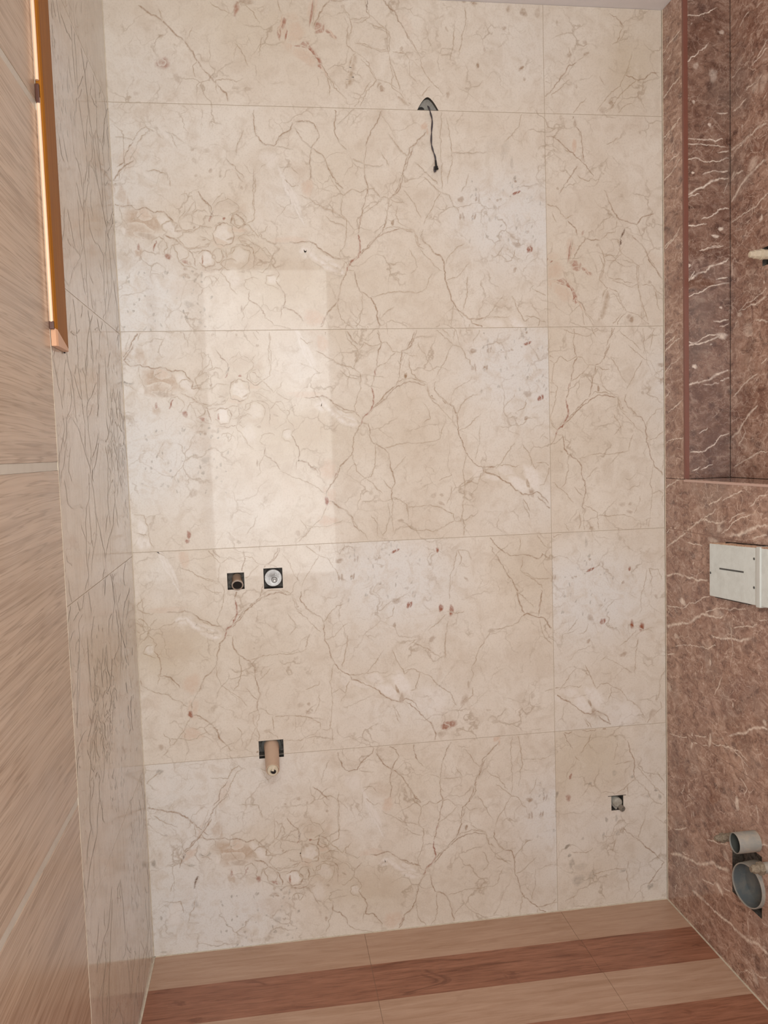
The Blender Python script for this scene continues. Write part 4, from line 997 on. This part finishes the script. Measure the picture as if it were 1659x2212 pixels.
for z in ROWZ[1:-1]:
    cuts = [(.3205, .3905)] if z == ROWZ[1] else [(.832, .892)] if z == ROWZ[4] else []
    xs = [0] + [c for p in cuts for c in p] + [RW]
    for k in range(0, len(xs), 2): add_box(bm, (xs[k], .0006, z - JT), (xs[k + 1], .006, z + JT))
for z0, z1 in zip(ROWZ, ROWZ[1:]): add_box(bm, (SP - JT, .0006, z0 + JT), (SP + JT, .006, z1 - JT))
# keep the filler out of the cut openings
gr = fin('joint_filler', bm, back, M['beigegrout'], kind='stuff')
# ------------------------------------------------------------------ left wall: beige strip by the corner, wood-look cladding nearer
left = empty('wall_left', (0, 0, 0), 'structure')
slab('wall_core', (-.18, REAR, -.05), (-.030, .03, RH + .05), M['mortar'], left, None)
YB = -.773
put_left = lambda u, v, d: (d, -u, v)
LZ = [0.0, .5536, 1.1520, 1.7540, 2.3560, RH]
for r in range(5):
    pr, nd = (PRINT_B, (.3, 2.3)) if r == 4 else (PRINT_A, (-.25 + .37 * ((r * 7) % 4), LZ[r] + .25))
    stone_tile(left, (.002, -YB - .0010, LZ[r] + JT, LZ[r + 1] - JT), put_left, 0, M['beigesoft'], [(pr, nd)], (), seed=40 + r)
bm = bmesh.new()
for z in LZ[1:-1]: add_box(bm, (-.006, YB, z - JT), (-.0005, -.001, z + JT))
fin('joint_filler', bm, left, M['beigegrout'], kind='stuff')
seams = [.160, .787, 1.4105, 2.041]
SW = .0078
edges = [0.0] + [e for s in seams for e in (s - SW, s + SW)] + [RH]
lens = [(YB, YB - 1.2), (YB - 1.2, REAR)]
for k in range(0, len(edges), 2):
    for (ya, yb) in lens:
        bm = bmesh.new(); add_box(bm, (-.03, yb + .0006, edges[k] + .0001), (0.0005, ya - .0004, edges[k + 1] - .0001), bevel=.0004)
        fin('wood_look_tile', bm, left, M['wallwood'])
for s in seams:
    bm = bmesh.new(); add_box(bm, (-.03, REAR, s - SW + .0001), (-.0002, YB - .0004, s + SW - .0001), bevel=.0005)
    fin('inlay_strip', bm, left, M['steel'])
bm = bmesh.new(); add_box(bm, (-.03, YB - .0006, 0), (.0010, YB + .0006, RH)); fin('corner_joint', bm, left, M['grout'])
bm = bmesh.new(); add_box(bm, (-.001, -.0022, .0), (.0012, .001, RH)); fin('corner_joint', bm, left, M['grout'])

# window frame on the left wall
win = empty('window_1', (0, YB, 1.62), 'structure')
ZB = 1.628; YO = -.677; TH = .0125
def prism(bm, poly, lo, hi, axis=2):
    vs0 = [bm.verts.new(p + (lo,)) if axis == 2 else None for p in poly]
    return vs0
bm = bmesh.new()      # stile: cross-section in x-y, mitred foot
prof = [(.0012, YB + .003), (TH * .8, YB + .002), (TH, YB + .008), (TH, YO - .012), (TH * .78, YO - .002), (.0012, YO)]
def zfoot(y): return ZB + (YO - y) / (YO - YB) * .030
a = [bm.verts.new((x, y, zfoot(y))) for x, y in prof]; b = [bm.verts.new((x, y, RH - .02)) for x, y in prof]
for i in range(len(prof)):
    j = (i + 1) % len(prof); bm.faces.new((a[i], a[j], b[j], b[i]))
bm.faces.new(a[::-1]); bm.faces.new(b)
fin('stile', bm, win, M['ochre']).location = -win.location
bm = bmesh.new()      # lower rail seen at its mitre
a = [bm.verts.new((x, y, ZB - .002)) for x, y in prof]; b = [bm.verts.new((x * .98, y, zfoot(y) - .0006)) for x, y in prof]
for i in range(len(prof)):
    j = (i + 1) % len(prof); bm.faces.new((a[i], a[j], b[j], b[i]))
bm.faces.new(a[::-1]); bm.faces.new(b)
fin('bottom_rail', bm, win, M['paleend']).location = -win.location
bm = bmesh.new(); sweep(bm, [(.0045, YB - .001, 1.668), (.0045, YB - .001, 2.055)], .0034, 12)
sweep(bm, [(.0045, YB - .001, 2.085), (.0045, YB - .001, RH - .03)], .0034, 12)
fin('lip', bm, win, M['lip'], smooth=True).location = -win.location
bm = bmesh.new(); add_box(bm, (.0008, YB - .005, 2.045), (.0075, YB + .004, 2.078), bevel=.0015); add_box(bm, (.0008, YB - .004, 1.655), (.0085, YB + .004, 1.669), bevel=.001)
fin('hinge', bm, win, simple('dark_brown_hinge', hexc(82, 46, 32), .4)).location = -win.location
bm = bmesh.new(); add_box(bm, (.0006, YO, ZB - .004), (.0034, YO + .0035, RH - .02))  # black strip standing in for the shadow line beside the frame
fin('shadow_gap_strip', bm, win, M['gap']).location = -win.location

# ------------------------------------------------------------------ right wall of brown marble with a tall niche
right = empty('wall_right', (RW, 0, 0), 'structure')
put_right = lambda u, v, d: (-d, -u, v)
put_niche = lambda u, v, d: (ND - d, -u, v)
put_jamb = lambda u, v, d: (u, NY - d, v)
SILL = 1.3115; NEND = -1.50; NT_ = RH
def rt(rect, put, prints, holes=(), seed=1, th=.03):
    return stone_tile(right, rect, put, 0, M['brown'], prints, holes, seed=seed, cell=.1, thick=th)
BW, BJ, BN = [(BROWN_WALL, (0, 0))], [(BROWN_JAMB, (0, 0))], [(BROWN_NICHE, (0, 0))]
PH = [(.361, .494, .2180, .3790)]      # opening round the waste pipes
cols = [(.0015, 1.2), (1.2, 2.4), (2.4, -REAR)]
for i, (ua, ub) in enumerate(cols):
    for r, (za, zb) in enumerate([(0.0, .5616), (.5616, 1.1616), (1.1616, SILL)]):
        rt((ua + JT, ub - JT, za + JT, zb - (.0012 if r == 2 else JT)), put_right, BW, PH if (i == 0 and r == 0) else (), seed=60 + i * 5 + r)
for r, (za, zb) in enumerate([(SILL, 1.7616), (1.7616, 2.3616), (2.3616, RH)]):
    rt((.0022, -NY - .0040, za + .0002, zb - JT), put_right, BW, (), 80 + r, .02)
    for (ua, ub) in ((-NEND + JT, 2.4 - JT), (2.4 + JT, -REAR)):
        rt((ua, ub, za + JT, zb - JT), put_right, BW, (), 120 + r)
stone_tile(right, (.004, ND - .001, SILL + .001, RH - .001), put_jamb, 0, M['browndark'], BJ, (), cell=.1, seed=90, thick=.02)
rt((-NY + .001, 1.2, SILL + .001, RH - .001), put_niche, BN, [(.2715, .2985, 1.875, 1.922)], 100)
rt((1.2 + .0004, -NEND, SILL + .001, RH - .001), put_niche, BN, (), 110)
def rbox(name, lo, hi, mat, bevel=0.0, kind=None):
    bm = bmesh.new(); add_box(bm, lo, hi, 0, bevel); return fin(name, bm, right, mat, kind=kind)
rbox('wall_core', (ND + .0294, REAR, -.05), (ND + .12, .16, RH + .05), M['mortar'])
rbox('wall_core', (.0294, NEND, -.05), (ND + .03, 0.029, SILL - .02), M['mortar'])
rbox('wall_core', (.020, NY + .021, SILL - .02), (ND + .03, .03, RH + .05), M['mortar'])
rbox('wall_core', (.0294, REAR, -.05), (ND + .03, NEND, RH + .05), M['mortar'])
# sill slabs
rbox('sill_slab', (-.0004, -1.2, SILL - .020), (ND - .001, NY - .0005, SILL), M['brownp'], .0006)
rbox('sill_slab', (-.0004, NEND, SILL - .020), (ND - .001, -1.2 - JT, SILL), M['brownp'], .0006)
rbox('sill_profile', (-.0014, NEND, SILL - .0075), (-.0004, NY + .004, SILL - .0015), simple('pinkish_metal_profile', hexc(206, 176, 164), .3), .0003)
rbox('edge_profile', (-.0005, NY - .0040, SILL + .0002), (.012, NY + .0055, RH - .001), M['nose'], .0005)
rbox('corner_joint', (-.0020, -.0028, 0), (.0008, .001, RH), M['grout'])
bm = bmesh.new()
for z in (.5616, 1.1616): add_box(bm, (.0002, -2.8, z - JT), (.006, -.002, z + JT))
for u in (1.2, 2.4): add_box(bm, (.0002, -u - JT, 0), (.006, -u + JT, SILL - .02))
for z in (1.7616, 2.3616): add_box(bm, (.0002, NY + .007, z - JT), (.006, -.003, z + JT))
fin('joint_filler', bm, right, M['browngrout'], kind='stuff')
for o in right.children:   # right wall pieces are modelled relative to x = RW already
    pass

# ------------------------------------------------------------------ ceiling, rear wall, floor
slab('ceiling', (-.18, REAR - 1.2, RH), (RW + .3, .16, RH + .1), M['ceil'])
rear = empty('wall_rear', (0, 0, 0), 'structure')
DX0, DX1, DZ = .03, .81, 2.56
slab('wall_panel', (-.18, REAR - .12, 0), (DX0, REAR, RH), M['plaster'], rear, None)
slab('wall_panel', (DX1, REAR - .12, 0), (RW + .3, REAR, RH), M['plaster'], rear, None)
slab('wall_panel', (DX0, REAR - .12, DZ), (DX1, REAR, RH), M['plaster'], rear, None)
door = empty('door_1', (DX0, REAR, 0), 'structure')
for lo, hi in (((DX0 - .028, REAR, 0), (DX0, REAR + .015, DZ + .07)), ((DX1, REAR, 0), (DX1 + .07, REAR + .015, DZ + .07)), ((DX0, REAR, DZ), (DX1, REAR + .015, DZ + .07))):
    bm = bmesh.new(); add_box(bm, lo, hi, 0, .003); fin('door_casing', bm, door, M['ochre']).location = -door.location

floor = empty('floor', (0, 0, 0), 'structure')
slab('floor_bed', (-.18, REAR - 1.2, -.15), (RW + .3, .16, -.012), M['mortar'], floor, None)
FJ = .0006; PW = .1535
n = 0
yy = 0.0; k = 0
while yy > REAR - 1.1:
    y1, y0 = yy - FJ * (.4 if k % 4 else 1.4), yy - PW + FJ * (.4 if k % 4 != 3 else 1.4)
    for (xa, xb) in ((.0035, .6045), (.6045, 1.2085 + .004 * (k % 3)), (1.2085 + .004 * (k % 3), RW - .0035)):
        bm = bmesh.new(); add_box(bm, (xa + FJ, y0, -.012), (xb - FJ, y1, 0.0)); 
        fin('plank', bm, floor, M['light'] if k % 2 == 0 else M['dark'])
    yy -= PW; k += 1
bm = bmesh.new(); add_box(bm, (0, REAR - 1.1, -.012), (RW, 0, -.0012)); fin('joint_filler', bm, floor, simple('floor_filler', hexc(150, 122, 102), .8), kind='stuff')
for name, lo, hi in (('trim_1', (-.0005, REAR, -.001), (.0040, -.0005, .0016)), ('trim_2', (RW - .0040, REAR, -.001), (RW + .0005, -.0005, .0014)), ('trim_3', (0, -.0030, -.001), (RW, .0004, .0016))):
    slab(name, lo, hi, M['grout'])
# ------------------------------------------------------------------ things in and on the walls
# 1 cable outlet above the top joint
t = empty('electric_cable', (.868, .02, 2.36)); tag(t, 'thin grey twisted cable hanging from the arched hole high in the beige wall', 'cable')
def rel(o, t): o.location = -t.location; return o
path = [(.862, .024, 2.385), (.866, .006, 2.372), (.868, -.006, 2.352), (.871, -.012, 2.330), (.868, -.014, 2.300), (.8665, -.014, 2.270), (.870, -.014, 2.250), (.876, -.014, 2.232), (.8775, -.014, 2.214)]
cv1 = smooth_curve(path, 8)
for s in (0, math.pi):
    bm = bmesh.new(); N = len(cv1)
    sweep(bm, [p + Vector((math.cos(i * .33 + s) * .0013, math.sin(i * .33 + s) * .0013, 0)) for i, p in enumerate(cv1)], .00125, 8)
    rel(fin('wire', bm, t, M['wire'], smooth=True), t)
bm = bmesh.new(); sweep(bm, smooth_curve([(.8772, -.014, 2.222), (.8780, -.0145, 2.210), (.8785, -.015, 2.202), (.879, -.016, 2.196)], 5), [.0026] * 4 + [.0030] * 4 + [.0048] * 4 + [.0058] * 3 + [.0040], 12)
rel(fin('taped_end', bm, t, M['black'], smooth=True), t)
bm = bmesh.new(); sweep(bm, smooth_curve([(.8755, -.011, 2.206), (.8750, -.009, 2.198), (.8765, -.009, 2.192)], 4), .0034, 10)
rel(fin('taped_end', bm, t, M['wire'], smooth=True), t)
bm = bmesh.new(); d = (.862, .0275, 2.366)      # grey sleeve and dark mouth in the hole
lathe(bm, (.865, .0286, 2.372), (0, -1, 0), [(0, .0285), (.012, .0275), (.016, .024)], 24)
o = fin('conduit_box', bm, None, simple('grey_putty', hexc(150, 148, 142), .8, grime=hexc(122, 118, 110), gs=90, ga=.6)); tag(o, 'grey conduit box set in the arched hole above the hanging cable', 'conduit box')
bm = bmesh.new(); lathe(bm, (.8455, .0135, 2.3655), (0, -1, 0), [(0, .0085), (.004, .0085), (.005, .0075)], 18)
k = fin('conduit_mouth', bm, o, M['black'])

# 2 elbow stub in the left square hole
t = empty('water_pipe', (.279, .02, 1.067)); tag(t, 'open pale pipe end in the left square hole of the beige wall', 'pipe')
bm = bmesh.new(); ax = Vector((.05, -1, -.42)); o0 = Vector((.2795, .026, 1.0735))
lathe(bm, o0, ax, [(0, .0138), (.030, .0138), (.033, .0158), (.040, .0158), (.0405, .0130), (.012, .0122)], 30, cap0=True, cap1=True)
rel(fin('pipe_body', bm, t, M['tan'], smooth=True), t)
bm = bmesh.new(); dd = ax.normalized(); lathe(bm, o0 + dd * .0395, ax, [(0, .0131), (.0006, .0131)], 24); rel(fin('dark_opening', bm, t, M['black']), t)
bm = bmesh.new(); lathe(bm, o0 + dd * .0385, ax, [(0, .0161), (.002, .0163), (.0035, .0155), (.0036, .0134), (0, .0132)], 30, cap0=False, cap1=False); rel(fin('rim', bm, t, M['chrome'], smooth=True), t)

# 3 round valve head in the right square hole
t = empty('stop_valve', (.381, .02, 1.071)); tag(t, 'round dull metal valve head in the right square hole of the beige wall', 'valve')
bm = bmesh.new(); lathe(bm, (.3812, .026, 1.0715), (0, -1, 0), [(0, .0255), (.022, .0255), (.0245, .0250), (.0262, .0235), (.0262, .010), (.0256, .006)], 40)
rel(fin('flange', bm, t, M['alu'], smooth=True), t)
bm = bmesh.new(); lathe(bm, (.384, .0, 1.0665), (0, -1, -.05), [(0, .0085), (.004, .0085), (.0055, .0070)], 24); rel(fin('hub', bm, t, M['alu'], smooth=True), t)
bm = bmesh.new(); lathe(bm, (.3845, -.005, 1.0655), (0, -1, -.05), [(0, .0042), (.006, .0042), (.008, .0030)], 18); rel(fin('spindle', bm, t, M['chrome'], smooth=True), t)
bm = bmesh.new(); lathe(bm, (.388, -.0002, 1.082), (0, -1, 0), [(0, .0028), (.0014, .0024)], 12); rel(fin('screw', bm, t, M['alu'], smooth=True), t)

# 4 sink drain with plug
t = empty('drain_pipe', (.357, .02, .583)); tag(t, 'tan plastic drain pipe stub sticking out low on the beige wall below two holes', 'pipe')
bm = bmesh.new(); A = Vector((.3562, .024, .5840)); ax = Vector((.012, -1, -.19)); dd = ax.normalized()
lathe(bm, A, ax, [(0, .0218), (.022, .0218), (.026, .0205), (.132, .0188), (.135, .0180), (.1352, .0160), (.126, .0156)], 36)
rel(fin('pipe_body', bm, t, M['tan'], smooth=True), t)
E0 = A + dd * .126
bm = bmesh.new(); lathe(bm, E0, ax, [(0, .0154), (.014, .0151), (.016, .0135), (.0162, .0075), (.008, .0070)], 30)
rel(fin('cream_plug', bm, t, M['cream'], smooth=True), t)
bm = bmesh.new(); lathe(bm, E0 + dd * .0158 + Vector((.002, 0, -.001)), ax, [(0, .0068), (.0009, .0066)], 18); rel(fin('dark_opening', bm, t, M['gap']), t)
bm = bmesh.new(); add_box(bm, (-.0035, -.003, -.006), (.0035, .003, .006), 0, .001)
k = rel(fin('white_plug_tab', bm, t, M['cream']), t); k.location = E0 + dd * .018 + Vector((.001, 0, .008)) - t.location; k.rotation_euler = (0, .3, 0)
bm = bmesh.new(); lathe(bm, (.3555, .028, .583), (0, -1, 0), [(0, .0290), (.010, .0290), (.012, .0260)], 28); rel(fin('collar', bm, t, simple('dark_grey_collar', hexc(84, 84, 80), .6), smooth=True), t)

# 5 low corner valve, bottom right
t = empty('corner_valve', (1.395, .02, .32)); tag(t, 'small whitish valve in the cut hole low at the right of the beige wall', 'valve')
bm = bmesh.new(); lathe(bm, (1.3925, .024, .3265), (0.15, -1, -.1), [(0, .0145), (.026, .0145), (.029, .0125), (.030, .006)], 28)
rel(fin('valve_body', bm, t, simple('pale_dusty_metal', hexc(176, 174, 164), .6, grime=hexc(142, 136, 124), gs=90), smooth=True), t)
bm = bmesh.new(); lathe(bm, (1.4035, -.002, .3110), (.25, -1, -.25), [(0, .0085), (.014, .0085), (.0142, .0055), (.009, .0052)], 22)
rel(fin('outlet', bm, t, simple('dusty_outlet', hexc(140, 132, 122), .7, grime=hexc(96, 88, 78), gs=160), smooth=True), t)
bm = bmesh.new(); sweep(bm, [(1.384, .016, .318), (1.389, .004, .309), (1.393, -.001, .305)], .0045, 10); rel(fin('side_stub', bm, t, M['pvc'], smooth=True), t)
o = boxobj('saw_cut', (1.3655, -.00035, .3446), (1.4230, .0002, .3466), M['cut'], back); o.rotation_euler = (0, 0, 0)

# 6 cistern inspection box on the brown wall
XW = RW
t = empty('cistern_box', (RW, -.42, 1.08)); tag(t, 'grey-white plastic cistern box fixed to the brown marble wall below the niche', 'cistern box')
def shear_box(bm, y0, y1, z0, z1, x0, x1, bev):
    before = set(bm.verts); add_box(bm, (x0, y1, z0), (x1, y0, z1), 0, bev)
    for v in bm.verts:
        if v not in before: v.co.z += (-(v.co.y) - .30) * .055
bm = bmesh.new(); shear_box(bm, -.302, -.62, 1.0075, 1.1475, RW - .030, RW - .0003, .0025)
rel(fin('box_shell', bm, t, M['boxw']), t)
bm = bmesh.new(); shear_box(bm, -.517, -.535, 1.004, 1.151, RW - .0335, RW - .002, .003); rel(fin('raised_rib', bm, t, simple('light_plastic', hexc(206, 210, 206), .4)), t)
bm = bmesh.new(); shear_box(bm, -.352, -.462, 1.0825, 1.0865, RW - .0306, RW - .0298, 0); rel(fin('slot', bm, t, M['ring']), t)
bm = bmesh.new()
rn = random.Random(3)
for i in range(26):
    y = -.303 - i * .0124; h = rn.uniform(.0008, .0030)
    shear_box(bm, y, y - .0126, 1.1472, 1.1478 + h, RW - .0295 + rn.uniform(0, .002), RW - .0006, 0)
rel(fin('dust_bead', bm, t, M['dust'], kind='stuff'), t)
bm = bmesh.new(); shear_box(bm, -.34, -.62, 1.1485, 1.1520, RW - .0062, RW - .0004, 0); rel(fin('gap_shade_strip', bm, t, M['gap']), t)  # black strip painting in the dark gap above the box
bm = bmesh.new(); shear_box(bm, -.30, -.46, 1.0015, 1.0068, RW - .012, RW - .0004, 0); rel(fin('gap_shade_strip', bm, t, M['gap']), t)  # black strip painting in the shade under the box
for (y, z) in ((-.506, 1.132), (-.506, 1.062), (-.308, 1.070)):
    bm = bmesh.new(); lathe(bm, (RW - .0298, y, z), (-1, 0, 0), [(0, .0034), (.0012, .0030)], 14); rel(fin('rivet', bm, t, M['ring'], smooth=True), t)

# 7 waste pipes and plugged supply stubs low on the brown wall
def pipe_open(name, label, y, z, r, wall, out, inner, ax=(-1, 0, 0), base=.028):
    t = empty(name, (RW, y, z)); tag(t, label, 'pipe')
    bm = bmesh.new(); a = Vector((RW + base, y, z))
    L = base + out
    lathe(bm, a, ax, [(0, r), (L - .0015, r), (L, r - .001), (L, r - wall), (.004, r - wall)], 48, cap0=False, cap1=False)
    rel(fin('pipe_wall', bm, t, M['pvc'], smooth=True), t)
    bm = bmesh.new(); lathe(bm, a + Vector(ax).normalized() * (L - inner), ax, [(0, r - wall - .0004), (inner - .003, r - wall - .0004)], 48, cap0=True, cap1=False)
    rel(fin('pipe_inside', bm, t, M['pvcin'], smooth=True), t)
    return t
p1 = pipe_open('waste_pipe', 'large grey waste pipe with wide open mouth low on the brown wall', -.449, .2860, .0555, .0032, .018, .040, (-1, -.16, .02))
p2 = pipe_open('overflow_pipe', 'short narrow grey pipe above the large waste pipe on the brown wall', -.468, .4085, .0258, .0020, .058, .045)
for c in [c for c in p2.children if c.name.startswith('pipe_inside')]: c.data.materials[0] = simple('dark_pipe_inside', hexc(70, 72, 68), .7)
def stub(name, label, y, z, L, s=1.0, ax=(-1, 0, 0)):
    t = empty(name, (RW, y, z)); tag(t, label, 'pipe plug', 'plugged water stubs beside the waste pipes')
    a = Vector((RW + .004, y, z))
    bm = bmesh.new(); lathe(bm, a, ax, [(0, .0115 * s), (L * .52, .0115 * s), (L * .55, .0105 * s), (L * .60, .0105 * s)], 22); rel(fin('stub_pipe', bm, t, M['pvc'] if s > 1 else M['dusty'], smooth=True), t)
    d = Vector(ax).normalized()
    bm = bmesh.new(); lathe(bm, a + d * L * .60, ax, [(0, .0135 * s), (L * .16, .0135 * s), (L * .17, .0100 * s)], 6); rel(fin('hex_nut', bm, t, M['dusty']), t)
    bm = bmesh.new(); lathe(bm, a + d * L * .77, ax, [(0, .0098 * s), (L * .16, .0092 * s), (L * .20, .0065 * s), (L * .25, .0060 * s)], 14); rel(fin('plug_tip', bm, t, M['dusty'], smooth=True), t)
    return t
stub('pipe_plug', 'dusty plugged water stub left of the narrow grey pipe', -.378, .378, .062, .95)
stub('pipe_plug', 'dusty plugged water stub in front of the large waste pipe mouth', -.560, .3885, .074, 1.15)
# rough lower corner of the opening
# 8 cream test plug in the niche
t = empty('test_plug', (RW + ND, -.285, 1.90)); tag(t, 'cream plastic test plug sticking out of the back of the niche', 'pipe plug')
a = Vector((RW + ND + .028, -.3030, 1.8985)); ax = (-1, 0, 0)
bm = bmesh.new(); lathe(bm, a, ax, [(0, .0125), (.060, .0125), (.062, .0120), (.072, .0112), (.073, .0095), (.083, .0085), (.085, .0060)], 10); rel(fin('plug_body', bm, t, M['cream']), t)
bm = bmesh.new(); lathe(bm, a + Vector((-.048, 0, 0)), ax, [(0, .0142), (.006, .0142), (.007, .0125)], 24); rel(fin('collar', bm, t, M['cream'], smooth=True), t)
